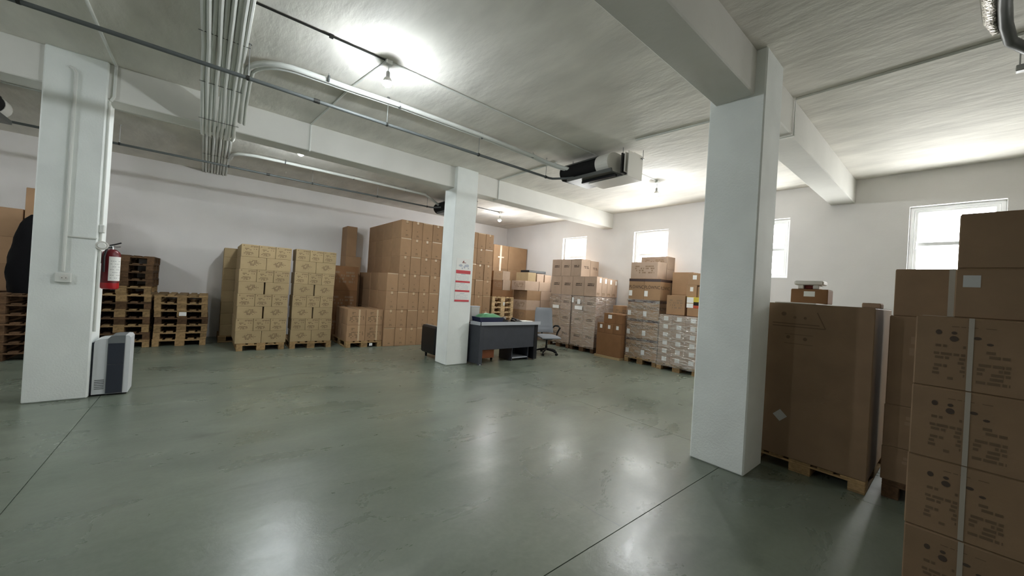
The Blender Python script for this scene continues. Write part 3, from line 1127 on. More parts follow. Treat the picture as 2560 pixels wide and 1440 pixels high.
boxX(0.45, 0.58, 4.62, 0.2, ztop + 0.0006, 0.045, 'low open carton at the right end of the big box', m='card_pink')

# ---- stack behind the nearest cartons
pallet(4.84, -0.03, 0, 'dark wooden pallet under the recessed stack at the right', R(90), m='pallet_wood_old', scale=(1.0, 0.7, 1))
z = PH
for i, (h, ya, lab) in enumerate(((0.28, 0.385, 'lowest brown carton of the recessed stack at the right'), (0.345, 0.382, 'second brown carton of the recessed stack at the right'),
                                  (0.735, 0.378, 'tall third carton of the recessed stack at the right'), (0.385, 0.36, 'topmost carton of the recessed stack under the window'))):
    ww = 0.74 if i < 3 else 0.335
    o = boxX(ya - ww, ya, 4.42, 0.5, z, h, lab, m='card_near', deco='faint' if i < 3 else ())
    if i == 3:
        q = MB()
        quad_front(q, ww - G, 0.495, 0.88, 0.0, 0.99, 1.0, h, 0.0014)
        quad_front(q, ww - G, 0.495, 0.50, 0.0, 0.99, 0.05, h, 0.0014)
        q.build('tape', 'tape_white', o)
    z += h
boxX(-0.40, 0.02, 4.46, 0.45, z - 0.385, 0.40, 'carton hidden beside the topmost one of the recessed stack', m='card_near')

# ---- nearest stack at the right edge
z = 0
for i, h in enumerate((0.39, 0.378, 0.378, 0.374)):
    boxX(-0.365 + 0.004 * i, 0.157 + random.uniform(-0.004, 0.004), 3.0 + 0.004 * (i % 2), 0.46, z, h, 'nearest printed brown carton at right edge, %s from floor' % ORD[i], m='card_near', deco='near', group='nearest cartons at the right edge')
    z += h
o = boxX(-0.50, 0.027, 3.02, 0.44, z, 0.255, 'brown carton with pale label on the nearest cartons', m='card_near')
q = MB()
quad_front(q, 0.522, 0.435, 0.05, 0.62, 0.16, 0.86, 0.255, 0.0014)
q.build('shipping_label', 'paper_grey', o)
boxX(-0.50, 0.022, 3.02, 0.44, z + 0.255, 0.285, 'topmost brown carton of the nearest stack before the window', m='card_near')

# ------------------------------------------------------------------ pallet stacks by the back wall
for i in range(12):
    pallet(-1.18 + random.uniform(-0.012, 0.012), 10.44 + random.uniform(-0.01, 0.01), i * PH, 'wooden pallet, %s from floor in tall stack behind the extinguisher' % ORD[i],
           m='pallet_wood_old' if i in (1, 3, 5, 8, 9, 10, 11) else 'pallet_wood', group='tall stack of pallets')
for i in range(7):
    pallet(-0.33 + random.uniform(-0.012, 0.012), 10.44 + random.uniform(-0.01, 0.01), i * PH, 'wooden pallet, %s from floor in low stack by the back wall' % ORD[i],
           m='pallet_wood' if i != 3 else 'pallet_wood_old', group='low stack of pallets')
t = thing('pallet_label', 'white tag on the low pallet stack by the back wall', 'label', (-0.32, 9.826, 0.60))
MB().box(-0.05, 0.06, 0, 0.001, 0, 0.075).build('tag_sheet', 'paper_white', t)
# far left
for i in range(7):
    pallet(-2.32, 9.55, i * PH, 'old wooden pallet, %s from floor in far left stack' % ORD[i], m='pallet_wood_old', group='far left stack of pallets')
zl = 7 * PH
z = zl
for i, h in enumerate((0.43, 0.43, 0.46)):
    boxY(-2.98 + 0.28, -2.31, 9.62, 0.45, z, h, 'brown carton on far left pallets, %s up beside the black bag' % ORD[i], m='card_brown', group='cartons on the far left pallets')
    z += h
z = zl
for i, h in enumerate((0.56, 0.56, 0.56)):
    boxY(-2.30, -1.94, 9.64, 0.42, z, h, 'brown carton on far left pallets, %s up behind the black bag' % ORD[i], m='card_brown', deco='small_label' if i == 2 else (), group='cartons behind the black bag')
    z += h
# black bag
b = MB()
prof = []
n, mrow = 28, 16
for j in range(mrow + 1):
    tz = j / mrow
    rr = 0.30 * (1 - 0.10 * (1 - tz) ** 4) * math.sqrt(max(0.0, 1 - max(0, (tz - 0.35) / 0.68) ** 2)) + 0.03
    for i in range(n):
        a = 2 * math.pi * i / n
        p = Vector((math.cos(a) * 1.4, math.sin(a) * 1.4, tz * 2.6))
        k = 1 + 0.16 * mnoise.noise(p) + 0.07 * mnoise.noise(p * 2.3)
        prof.append((rr * k * math.cos(a) * 0.95, rr * k * math.sin(a) * 0.72, 1.22 * tz))
fs_ = [(j * n + i, j * n + (i + 1) % n, (j + 1) * n + (i + 1) % n, (j + 1) * n + i) for j in range(mrow) for i in range(n)]
fs_ += [tuple(range(n))[::-1], tuple(mrow * n + i for i in range(n))]
b.add(prof, fs_)
t = thing('black_sack', 'tall black plastic sack standing on the far left pallets', 'bag', (-2.03, 9.30, zl + 0.001))
b.build('sack_body', 'bag_black', t, True)
MB().tube([(0, 0, 1.2), (0.02, 0.0, 1.27), (0.05, 0.01, 1.31)], [0.04, 0.03, 0.055], 8).build('knotted_top', 'bag_black', t, True)

# ------------------------------------------------------------------ desk and seats
t = thing('office_desk', 'dark grey office desk with light edge beside the column', 'desk', (4.98, 5.96, 0))
# local frame: x along the desk, y towards the back, z up
MB().bbox(-0.80, 0.82, 0.0, 0.75, 0.785, 0.815, 0.004).build('desktop', 'desk_top', t)
MB().bbox(-0.78, 0.825, -0.008, -0.0005, 0.782, 0.852, 0.003).build('front_edge', 'desk_edge', t)
MB().prism([(-0.80, 0.0), (-0.86, 0.25), (-0.86, 0.27), (-0.80, 0.27)], 'z', 0.785, 0.85).build('side_edge', 'desk_edge', t)
MB().bbox(-0.74, 0.75, 0.04, 0.06, 0.29, 0.785, 0.003).build('modesty_panel', 'desk_grey', t)
MB().prism([(-0.79, 0.02), (-0.85, 0.24), (-0.85, 0.60), (-0.83, 0.60), (-0.83, 0.25), (-0.765, 0.02)], 'z', 0.03, 0.785).build('side_panel', 'desk_grey', t)
MB().bbox(-0.79, -0.70, 0.015, 0.045, 0.0, 0.785, 0.004).build('leg', 'desk_grey', t)
MB().bbox(0.69, 0.79, 0.03, 0.70, 0.02, 0.785, 0.004).build('leg', 'black_plastic', t)
for (x, y) in ((0.74, 0.08), (0.74, 0.62), (-0.745, 0.03)):
    MB().lathe([(0.02, 0), (0.022, 0.01), (0.018, 0.02)], 10, (x, y, 0)).build('foot', 'steel', t)
MB().bbox(-0.80, -0.785, -0.006, 0.004, 0.782, 0.852, 0.002).build('corner_joint', 'black_plastic', t)
# rolling pedestal
t = thing('rolling_pedestal', 'orange brown rolling drawer pedestal under the desk', 'drawer unit', (4.60, 6.50, 0))
MB().bbox(-0.20, 0.20, -0.22, 0.22, 0.06, 0.55, 0.006).build('body', 'cabinet_orange', t)
for i in range(3):
    d = MB().bbox(-0.19, 0.19, 0.221, 0.238, 0.08 + i * 0.155, 0.225 + i * 0.155, 0.003).build('drawer', 'cabinet_orange', t)
    MB().bbox(-0.05, 0.05, 0.2385, 0.25, 0.15 + i * 0.155, 0.162 + i * 0.155, 0.002).build('handle', 'black_plastic', d)
for sx in (-1, 1):
    for sy in (-1, 1):
        MB().tube([(sx * 0.165 - 0.012, sy * 0.18, 0.028), (sx * 0.165 + 0.012, sy * 0.18, 0.028)], 0.028, 12).build('castor', 'rubber', t)
# open dark cabinet
t = thing('open_cabinet', 'dark open cabinet with one shelf under the desk', 'cabinet', (5.36, 6.30, 0))
for (x0, x1) in ((-0.24, -0.22), (0.22, 0.24)):
    MB().box(x0, x1, -0.22, 0.22, 0, 0.62).build('side_panel', 'desk_grey', t)
MB().box(-0.2195, 0.2195, 0.205, 0.22, 0.05, 0.62).build('back_panel', 'desk_grey', t)
MB().box(-0.2195, 0.2195, -0.215, 0.204, 0.05, 0.07).build('shelf', 'desk_edge', t)
MB().box(-0.2195, 0.2195, -0.215, 0.204, 0.33, 0.35).build('shelf', 'desk_grey', t)
MB().box(-0.245, 0.245, -0.22, 0.22, 0.6205, 0.64).build('top_panel', 'desk_grey', t)

# things on the desk
zd = 0.815
t = thing('storage_box', 'navy tray heaped with green plastic on the desk', 'box', (4.60, 6.30, zd))
b = MB()
b.prism([(-0.28, 0), (0.27, 0), (0.30, 0.11), (-0.31, 0.11)], 'y', -0.15, 0.15)
b.build('tray', 'navy_plastic', t)
b = MB()
vs_, fs_ = [], []
for j in range(7):
    for i in range(13):
        x, y = -0.27 + 0.54 * i / 12, -0.13 + 0.26 * j / 6
        e = (1 - (2 * i / 12 - 1) ** 4) * (1 - (2 * j / 6 - 1) ** 4)
        vs_.append((x, y, 0.1105 + e * (0.075 + 0.03 * mnoise.noise(Vector((x * 9, y * 9, 1))))))
for j in range(6):
    for i in range(12):
        fs_.append((j * 13 + i, j * 13 + i + 1, (j + 1) * 13 + i + 1, (j + 1) * 13 + i))
b.add(vs_, fs_)
b.build('green_heap', 'green_plastic', t, True)
t = thing('tape_dispenser', 'small dark tape dispenser next to the green heap', 'dispenser', (4.99, 6.24, zd))
MB().prism([(-0.07, 0), (0.08, 0), (0.08, 0.04), (0.02, 0.05), (-0.03, 0.09), (-0.07, 0.08)], 'y', -0.03, 0.03).build('base', 'black_plastic', t)
MB().tube([(-0.01, -0.02, 0.085), (-0.01, 0.02, 0.085)], 0.04, 16).build('tape_roll', 'tape_white', t)
t = thing('paper_sheets', 'white paper sheets lying on the desk near the chair', 'paper', (5.62, 6.28, zd))
for i in range(4):
    s = MB().box(-0.15, 0.15, -0.105, 0.105, i * 0.006, i * 0.006 + 0.005).build('sheet', 'paper_white', t)
    s.rotation_euler = (0, 0, 0.05 * i)
t = thing('desk_phone', 'black desk telephone beside the white papers', 'telephone', (5.38, 6.30, zd))
MB().prism([(-0.09, 0), (0.09, 0), (0.09, 0.05), (-0.09, 0.02)], 'x', -0.09, 0.09).build('base', 'black_plastic', t)
MB().tube([(-0.065, -0.07, 0.045), (-0.065, -0.05, 0.062), (-0.065, 0.05, 0.078), (-0.065, 0.07, 0.065)], [0.022, 0.014, 0.014, 0.022], 8).build('handset', 'black_plastic', t, True)
MB().bbox(0.0, 0.07, 0.0, 0.06, 0.048, 0.056, 0.002).build('screen', 'paper_grey', t)
t = thing('plastic_tub', 'translucent grey plastic tub standing behind the column on the desk', 'tub', (4.42, 6.58, zd))
MB().prism([(-0.09, 0), (0.09, 0), (0.10, 0.30), (-0.10, 0.30)], 'y', -0.07, 0.07).build('tub_body', 'paper_grey', t)
MB().bbox(-0.106, 0.106, -0.078, 0.078, 0.2975, 0.315, 0.004).build('lid', 'calendar_grey', t)

# office chair
ch = thing('office_chair', 'grey upholstered swivel chair with black armrests beside the desk', 'chair', (6.53, 6.45, 0), R(-22))
# local: faces -y
b = MB()
b.lathe([(0.03, 0.09), (0.035, 0.10), (0.03, 0.13), (0.028, 0.20), (0.02, 0.21), (0.02, 0.36)], 14)
b.build('gas_column', 'black_plastic', ch, True)
for k in range(5):
    a = 2 * math.pi * k / 5 + 0.3
    dx, dy = math.cos(a), math.sin(a)
    l = MB().tube([(dx * 0.02, dy * 0.02, 0.12), (dx * 0.16, dy * 0.16, 0.105), (dx * 0.30, dy * 0.30, 0.072)], [0.03, 0.024, 0.016], 8).build('base_leg', 'black_plastic', ch, True)
    px, py = -dy, dx
    for s_ in (-1, 1):
        MB().tube([(dx * 0.30 + px * s_ * 0.008, dy * 0.30 + py * s_ * 0.008, 0.03), (dx * 0.30 + px * s_ * 0.026, dy * 0.30 + py * s_ * 0.026, 0.03)], 0.029, 12).build('castor', 'rubber', l)
MB().bbox(-0.12, 0.12, -0.10, 0.12, 0.355, 0.40, 0.015).build('seat_plate', 'black_plastic', ch)


def cushion(nx, ny, fn):
    vs2, fs2 = [], []
    for j in range(ny + 1):
        for i in range(nx + 1):
            vs2.append(fn(i / nx, j / ny, 1))
    for j in range(ny + 1):
        for i in range(nx + 1):
            vs2.append(fn(i / nx, j / ny, -1))
    o2 = (nx + 1) * (ny + 1)
    for j in range(ny):
        for i in range(nx):
            a_ = j * (nx + 1) + i
            fs2.append((a_, a_ + 1, a_ + nx + 2, a_ + nx + 1))
            fs2.append((o2 + a_, o2 + a_ + nx + 1, o2 + a_ + nx + 2, o2 + a_ + 1))
    rim = [i for i in range(nx + 1)] + [(j + 1) * (nx + 1) - 1 for j in range(1, ny + 1)] + [ny * (nx + 1) + i for i in range(nx - 1, -1, -1)] + [j * (nx + 1) for j in range(ny - 1, 0, -1)]
    for a_, c_ in zip(rim, rim[1:] + rim[:1]):
        fs2.append((a_, o2 + a_, o2 + c_, c_))
    return MB().add(vs2, fs2)


def sq(u, p=4):
    return max(0.0, 1 - abs(2 * u - 1) ** p)


def seat_fn(u, v, s_):
    x = (u - 0.5) * 0.52 * (1 - 0.06 * (2 * v - 1) ** 4)
    y = -0.30 + v * 0.56
    zc = 0.435 - 0.03 * max(0, 0.25 - v) * 4 * 0.5
    return (x, y, zc + s_ * (0.012 + 0.038 * sq(u) * sq(v)))


def back_fn(u, v, s_):
    wv = 0.50 - 0.05 * v - 0.04 * max(0, v - 0.85) * 6
    x = (u - 0.5) * wv
    zz_ = 0.50 + v * 0.62
    y = 0.245 + 0.10 * v + 0.03 * math.sin(v * 3.1) - 0.05 * (2 * abs(u - 0.5)) ** 2
    pad = 0.010 + 0.035 * sq(u) * sq(v, 6) * (1 - 0.25 * (1 if abs((v * 5) % 1 - 0.5) > 0.44 and v < 0.5 else 0))
    return (x, y - s_ * pad, zz_)


cushion(14, 12, seat_fn).build('seat', 'fabric_grey', ch, True)
cushion(14, 24, back_fn).build('backrest', 'fabric_grey', ch, True)
MB().tube([(0, 0.10, 0.375), (0, 0.24, 0.385), (0, 0.335, 0.46), (0, 0.34, 0.62)], 0.022, 8).build('back_bracket', 'black_plastic', ch, True)
for s_ in (-1, 1):
    MB().tube([(s_ * 0.22, 0.10, 0.385), (s_ * 0.30, 0.10, 0.40), (s_ * 0.31, 0.08, 0.52), (s_ * 0.31, -0.06, 0.655), (s_ * 0.305, 0.06, 0.69), (s_ * 0.295, 0.20, 0.68), (s_ * 0.265, 0.27, 0.62)],
              [0.016, 0.018, 0.02, 0.024, 0.024, 0.022, 0.016], 8).build('armrest', 'black_plastic', ch, True)
# black armchair behind the column
t = thing('armchair', 'black leather armchair with pale piping half hidden behind the column', 'armchair', (4.02, 7.035, 0), R(180))
t.scale = (1, 0.82, 1.06)
# local faces -y ; world: faces -x
MB().bbox(-0.36, 0.36, -0.33, 0.36, 0.10, 0.36, 0.03).build('base', 'leather_black', t)
MB().bbox(-0.27, 0.27, -0.34, 0.24, 0.362, 0.47, 0.04).build('seat', 'leather_black', t)
MB().bbox(-0.27, 0.27, 0.18, 0.37, 0.472, 0.86, 0.04).build('backrest', 'leather_black', t)
for s_ in (-1, 1):
    a = MB().bbox(min(s_ * 0.272, s_ * 0.40), max(s_ * 0.272, s_ * 0.40), -0.37, 0.37, 0.09, 0.63, 0.03).build('armrest', 'leather_black', t)
    MB().tube([(s_ * 0.30, -0.366, 0.634), (s_ * 0.30, 0.36, 0.634)], 0.006, 6).build('piping', 'piping_white', a)
for sx in (-1, 1):
    for sy in (-1, 1):
        MB().lathe([(0.022, 0), (0.03, 0.10)], 10, (sx * 0.3, sy * 0.28, 0)).build('foot', 'black_plastic', t)

# calendar on the middle column
cx0, cy0 = 3.865, 6.2035
t = thing('wall_calendar', 'white hanging calendar with red bars on the middle column', 'calendar', (cx0, cy0, 1.23))
MB().box(-0.165, 0.165, -0.0015, 0.0, 0.0, 0.84).build('backing_sheet', 'paper_white', t)
for z0_, h_ in ((0.0, 0.035), (0.19, 0.035), (0.37, 0.035), (0.545, 0.065)):
    MB().box(-0.163, 0.163, -0.007, -0.0016, z0_, z0_ + h_).build('red_bar', 'calendar_red', t)
rng = random.Random(3)
for z0_ in (0.04, 0.23, 0.41):
    pg = MB().box(-0.155, 0.155, -0.0045, -0.0016, z0_, z0_ + 0.13).build('month_page', 'paper_white', t)
    d = MB()
    for r in range(6):
        for c in range(8):
            if rng.random() < 0.85:
                x = -0.13 + c * 0.034
                zz_ = z0_ + 0.012 + r * 0.016
                d.add([(x, -0.0049, zz_), (x + 0.014, -0.0049, zz_), (x + 0.014, -0.0049, zz_ + 0.008), (x, -0.0049, zz_ + 0.008)], [(0, 1, 2, 3)])
    d.add([(-0.05, -0.0049, z0_ + 0.113), (0.05, -0.0049, z0_ + 0.113), (0.05, -0.0049, z0_ + 0.125), (-0.05, -0.0049, z0_ + 0.125)], [(0, 1, 2, 3)])
    d.build('printed_dates', 'calendar_grey', pg)
d = MB()


def blob(cx_, cz_, rx, rz, seed):
    n = 14
    pp = []
    for i in range(n):
        a = 6.283 * i / n
        k = 1 + 0.45 * mnoise.noise(Vector((math.cos(a) * 1.5 + seed, math.sin(a) * 1.5, seed)))
        pp.append((cx_ + rx * k * math.cos(a), -0.002, cz_ + rz * k * math.sin(a)))
    d.add(pp, [tuple(range(n))])


blob(-0.065, 0.70, 0.045, 0.022, 1.0)
blob(-0.03, 0.648, 0.014, 0.02, 2.0)
blob(0.02, 0.675, 0.025, 0.024, 3.0)
blob(0.075, 0.705, 0.06, 0.024, 4.0)
blob(0.11, 0.655, 0.016, 0.012, 5.0)
d.build('printed_map', 'calendar_grey', t)
d = MB()
d.add([(-0.03, -0.002, 0.77), (0.012, -0.002, 0.77), (-0.006, -0.002, 0.805)], [(0, 1, 2)])
d.add([(-0.035, -0.002, 0.752), (0.05, -0.002, 0.752), (0.05, -0.002, 0.762), (-0.035, -0.002, 0.766)], [(0, 1, 2, 3)])
d.build('printed_emblem', 'print_red', t)

# ------------------------------------------------------------------ left column fittings
cf = 6.2475
t = thing('cable_trunking', 'white cable trunking with socket box on the front of left column', 'trunking', (-1.20, cf, 1.30))
tr = MB()
tr.tube([(-0.05, -0.010, 2.345), (-0.02, -0.013, 2.33), (0.0, -0.016, 2.29), (0.0, -0.016, 0.12)], 0.0155, 8)
tr.build('vertical_duct', 'pvc_white', t, True)
MB().bbox(0.014, 0.232, -0.016, -0.0005, 0.50, 0.516, 0.003).build('branch_duct', 'pvc_white', t)
sb = MB().bbox(-0.055, 0.065, -0.035, -0.0005, 0.0, 0.105, 0.006).build('socket_box', 'pvc_white', t)
MB().tube([(0.015, -0.040, 0.052), (0.015, -0.0352, 0.052)], 0.026, 14).build('socket_face', 'white_metal', sb)
for (x, z_) in ((0.0, 0.05), (0.028, 0.05)):
    MB().tube([(x, -0.0408, z_), (x, -0.0402, z_)], 0.004, 8).build('socket_hole', 'black_void', sb)
t = thing('conduit', 'white conduit running down the inner edge of the left column', 'conduit', (-0.965, 6.29, 0.75))
MB().tube([(0.016, 0, 2.64), (0.016, 0, 0.30), (0.016, 0, 0.0)], 0.013, 8).build('pipe', 'pvc_white', t, True)
MB().bbox(0.0005, 0.045, -0.03, 0.03, 1.13, 1.22, 0.006).build('junction_box', 'pvc_white', t)
t = thing('alarm_bell', 'small round white alarm disc above the red extinguisher', 'alarm', (-0.93, 6.265, 1.735))
MB().tube([(0, -0.020, 0), (0, 0.012, 0)], 0.05, 20).build('disc', 'white_metal', t)
MB().tube([(0, -0.030, 0), (0, -0.0205, 0)], [0.030, 0.036], 18).build('dome', 'paper_white', t)
t = thing('fire_extinguisher', 'red fire extinguisher with white label hung on left column', 'extinguisher', (-0.872, 6.42, 1.235))
MB().lathe([(0.062, 0.0), (0.076, 0.012), (0.078, 0.03), (0.078, 0.075)], 24).build('base_band', 'red_paint', t, True)
MB().lathe([(0.0775, 0.0755), (0.0775, 0.40), (0.072, 0.435), (0.050, 0.462), (0.026, 0.472)], 24).build('cylinder', 'red_dark', t, True)
lb = MB()
n = 8
for i in range(n):
    a0, a1 = R(-95 + 100 * i / n), R(-95 + 100 * (i + 1) / n)
    lb.add([(0.0785 * math.cos(a0), 0.0785 * math.sin(a0), 0.10), (0.0785 * math.cos(a1), 0.0785 * math.sin(a1), 0.10),
            (0.0785 * math.cos(a1), 0.0785 * math.sin(a1), 0.385), (0.0785 * math.cos(a0), 0.0785 * math.sin(a0), 0.385)], [(0, 1, 2, 3)])
lb.build('white_label', 'paper_white', t)
lt = MB()
for r in range(7):
    zq = 0.13 + r * 0.033
    for i in range(6):
        if (i * 5 + r * 3) % 7 < 5:
            a0, a1 = R(-85 + 13 * i), R(-85 + 13 * i + 9)
            lt.add([(0.079 * math.cos(a), 0.079 * math.sin(a), zz_) for a, zz_ in ((a0, zq), (a1, zq), (a1, zq + 0.008), (a0, zq + 0.008))], [(0, 1, 2, 3)])
lt.build('printed_text', 'paper_grey', t)
MB().lathe([(0.02, 0.472), (0.02, 0.50), (0.014, 0.515)], 12).build('valve', 'steel', t, True)
MB().tube([(-0.02, 0, 0.515), (0.02, 0, 0.53), (0.075, -0.01, 0.555)], 0.008, 6).build('lever', 'black_plastic', t)
MB().tube([(-0.02, 0, 0.50), (0.03, 0, 0.505), (0.07, -0.01, 0.51)], 0.007, 6).build('carry_handle', 'steel', t)
MB().tube([(0.0, -0.02, 0.495), (-0.03, -0.07, 0.48), (-0.045, -0.092, 0.38), (-0.042, -0.094, 0.20)], 0.010, 8).build('hose', 'black_plastic', t, True)
MB().box(-0.0925, -0.0785, -0.02, 0.02, 0.30, 0.44).build('wall_bracket', 'steel', t)

# portable heater
t = thing('portable_heater', 'white portable heater with dark front panel on the floor at left column', 'heater', (-0.80, 6.44, 0))
b = MB()
b.prism([(-0.145, 0.02), (-0.145, 0.61), (-0.135, 0.645), (-0.10, 0.66), (-0.035, 0.665), (-0.035, 0.02)], 'y', -0.14, 0.14)
b.build('body', 'heater_white', t)
b = MB()
b.prism([(-0.0345, 0.02), (-0.0345, 0.665), (-0.015, 0.69), (0.02, 0.70), (0.105, 0.70), (0.105, 0.02)], 'y', -0.16, 0.15)
b.build('dark_front', 'heater_grey', t)
MB().bbox(-0.030, 0.102, -0.166, -0.1605, 0.03, 0.36, 0.002).build('lower_panel', 'heater_dark', t)
MB().bbox(-0.030, 0.102, -0.166, -0.1605, 0.365, 0.61, 0.002).build('upper_panel', 'heater_dark', t)
MB().prism([(0.1055, 0.02), (0.1055, 0.70), (0.135, 0.695), (0.150, 0.67), (0.150, 0.02)], 'y', -0.155, 0.15).build('right_trim', 'heater_white', t)
MB().bbox(-0.16, 0.14, -0.12, 0.13, 0.0, 0.0195, 0.003).build('base', 'rubber', t)
MB().bbox(-0.163, -0.1455, -0.12, 0.14, 0.0205, 0.62, 0.004).build('shade_strip', 'heater_dark', t)  # dark strip standing in for the shadow behind the heater
for i in range(6):
    MB().box(-0.125, -0.05, -0.1435, -0.1402, 0.08 + i * 0.02, 0.088 + i * 0.02).build('vent_slat', 'heater_grey', t)

# ------------------------------------------------------------------ pipes under the ceiling
t = thing('conduit_bundle', 'bundle of white conduits crossing the ceiling and dipping under the beam', 'pipes', (0.05, 6.3, 3.4))
ox, oy, oz = 0.05, 6.3, 3.4
for k in range(9):
    x = -0.135 + k * 0.041
    zt_ = 3.79 - (0.012 if k % 2 else 0)
    jit = [random.uniform(-0.007, 0.007) for _ in range(9)]
    pts = [(x * 0.8 + 0.02, YF + 0.02, zt_), (x + jit[0], 2.0, zt_), (x + jit[1], 4.2, zt_), (x + jit[2], 4.9, zt_ - 0.02), (x + jit[3], 5.5, zt_ - 0.12), (x + jit[4], 6.0, 3.44), (x + jit[4], 6.22, 3.393),
           (x + jit[5], 6.45, 3.39), (x + jit[6], 6.68, 3.393), (x + jit[7], 6.95, 3.50), (x + jit[7], 7.5, 3.70), (x * 1.15 + jit[8], 8.3, zt_), (x * 1.25, YA - 0.003, zt_)]
    MB().tube([(p[0] - ox, p[1] - oy, p[2] - oz) for p in pts], 0.0205, 8).build('pipe', 'pvc_white', t, True)
for (y, z_) in ((3.2, 3.765), (4.6, 3.765), (5.5, 3.648), (6.05, 3.41), (6.9, 3.455), (9.3, 3.765)):
    MB().bbox(-0.17 - ox, 0.23 - ox, y - oy - 0.004, y - oy + 0.004, z_ - oz - 0.006, z_ - oz - 0.001, 0.001).build('strap', 'grey_metal', t)

t = thing('insulated_pipe', 'thick white insulated pipes curving from the bundle to the ceiling unit', 'pipes', (2.2, 4.62, 3.74))


def rel(pts, o_):
    return [(p[0] - o_[0], p[1] - o_[1], p[2] - o_[2]) for p in pts]


curve = [(0.245, 6.1, 3.50), (0.235, 5.7, 3.62), (0.235, 5.3, 3.72)] + [(0.235 + 0.45 * (1 - math.cos(a)), 5.12 - 0.47 * math.sin(a), 3.755) for a in [i * math.pi / 16 for i in range(1, 9)]]
main = curve + [(1.2, 4.64, 3.76), (1.8, 4.60, 3.765), (3.0, 4.58, 3.765), (4.1, 4.60, 3.76), (4.35, 4.56, 3.72), (4.55, 4.40, 3.65), (4.68, 4.25, 3.60)]
MB().tube(rel(main, (2.2, 4.62, 3.74)), 0.030, 10).build('insulated_line', 'pvc_white', t, True)
sec = [(p[0] + 0.0, p[1] + 0.05, p[2] - 0.012) if i > 10 else (p[0] + 0.045, p[1] + 0.03 + 0.02 * (i / 10), p[2] - 0.012) for i, p in enumerate(main)]
MB().tube(rel(sec, (2.2, 4.62, 3.74)), 0.017, 8).build('thin_line', 'pvc_white', t, True)
for x in (0.95, 1.78, 3.05, 4.08):
    MB().tube([(x - 2.2 - 0.008, 4.61 - 4.62, 3.762 - 3.74), (x - 2.2 + 0.008, 4.61 - 4.62, 3.762 - 3.74)], 0.036, 12).build('clamp', 'pvc_grey', t)
    MB().tube([(x - 2.2, 4.61 - 4.62, 3.79 - 3.74), (x - 2.2, 4.61 - 4.62, ZC - 3.74)], 0.004, 6).build('hanger', 'steel', t)

t = thing('insulated_pipe', 'white insulated pipe in the far bay running to the far ceiling unit', 'pipes', (2.2, 8.6, 3.74))
o_ = (2.2, 8.6, 3.74)
p2 = [(0.26, 9.3, 3.765), (0.27, 9.0, 3.765), (0.36, 8.78, 3.765), (0.6, 8.66, 3.765), (1.0, 8.63, 3.765), (2.4, 8.60, 3.765), (4.1, 8.60, 3.76), (4.4, 8.75, 3.70), (4.65, 8.85, 3.62)]
MB().tube(rel(p2, o_), 0.030, 10).build('insulated_line', 'pvc_white', t, True)
for x in (1.1, 2.4, 3.6):
    MB().tube([(x - 2.2 - 0.008, 0.01, 0.023), (x - 2.2 + 0.008, 0.01, 0.023)], 0.036, 12).build('clamp', 'pvc_grey', t)
    MB().tube([(x - 2.2, 0.01, 0.05), (x - 2.2, 0.01, ZC - 3.74)], 0.004, 6).build('hanger', 'steel', t)


def drain(y, z_, label, xend, rods, tail):
    o_ = (1.6, y, z_)
    t_ = thing('drain_pipe', label, 'pipe', o_)
    xm = 0.85
    MB().tube(rel([(XL + 0.01, y, z_ - 0.015), (xm, y, z_)], o_), 0.019, 10).build('dark_section', 'pvc_grey', t_, True)
    MB().tube(rel([(xm, y, z_), (xend, y, z_ + 0.02)] + tail, o_), 0.019, 10).build('far_section', 'pvc_grey', t_, True)
    MB().tube(rel([(xm - 0.03, y, z_), (xm + 0.03, y, z_)], o_), 0.024, 10).build('coupling', 'dark_steel', t_, True)
    for x in rods:
        zz_ = z_ + 0.02 * max(0, (x - xm) / (xend - xm))
        MB().tube(rel([(x, y, zz_ + 0.02), (x, y, ZC)], o_), 0.0045, 6).build('threaded_rod', 'steel', t_)
        MB().tube(rel([(x - 0.011, y, zz_), (x + 0.011, y, zz_)], o_), 0.025, 12).build('clamp', 'dark_steel', t_)
        MB().lathe([(0.018, ZC - z_ - 0.006), (0.018, ZC - z_ - 0.0005)], 10, (x - 1.6, 0, 0)).build('rod_plate', 'steel', t_)


drain(4.63, 3.478, 'dark grey drain pipe hung on rods across the near bay', 4.50, (-1.2, 0.225, 1.64, 3.02, 4.42), [(4.56, 4.60, 3.495), (4.63, 4.36, 3.47), (4.66, 4.20, 3.46)])
drain(8.85, 3.510, 'dark grey drain pipe hung on rods across the far bay', 4.40, (-1.2, 0.225, 1.64, 3.02, 4.30), [(4.46, 8.82, 3.53), (4.60, 8.65, 3.54)])


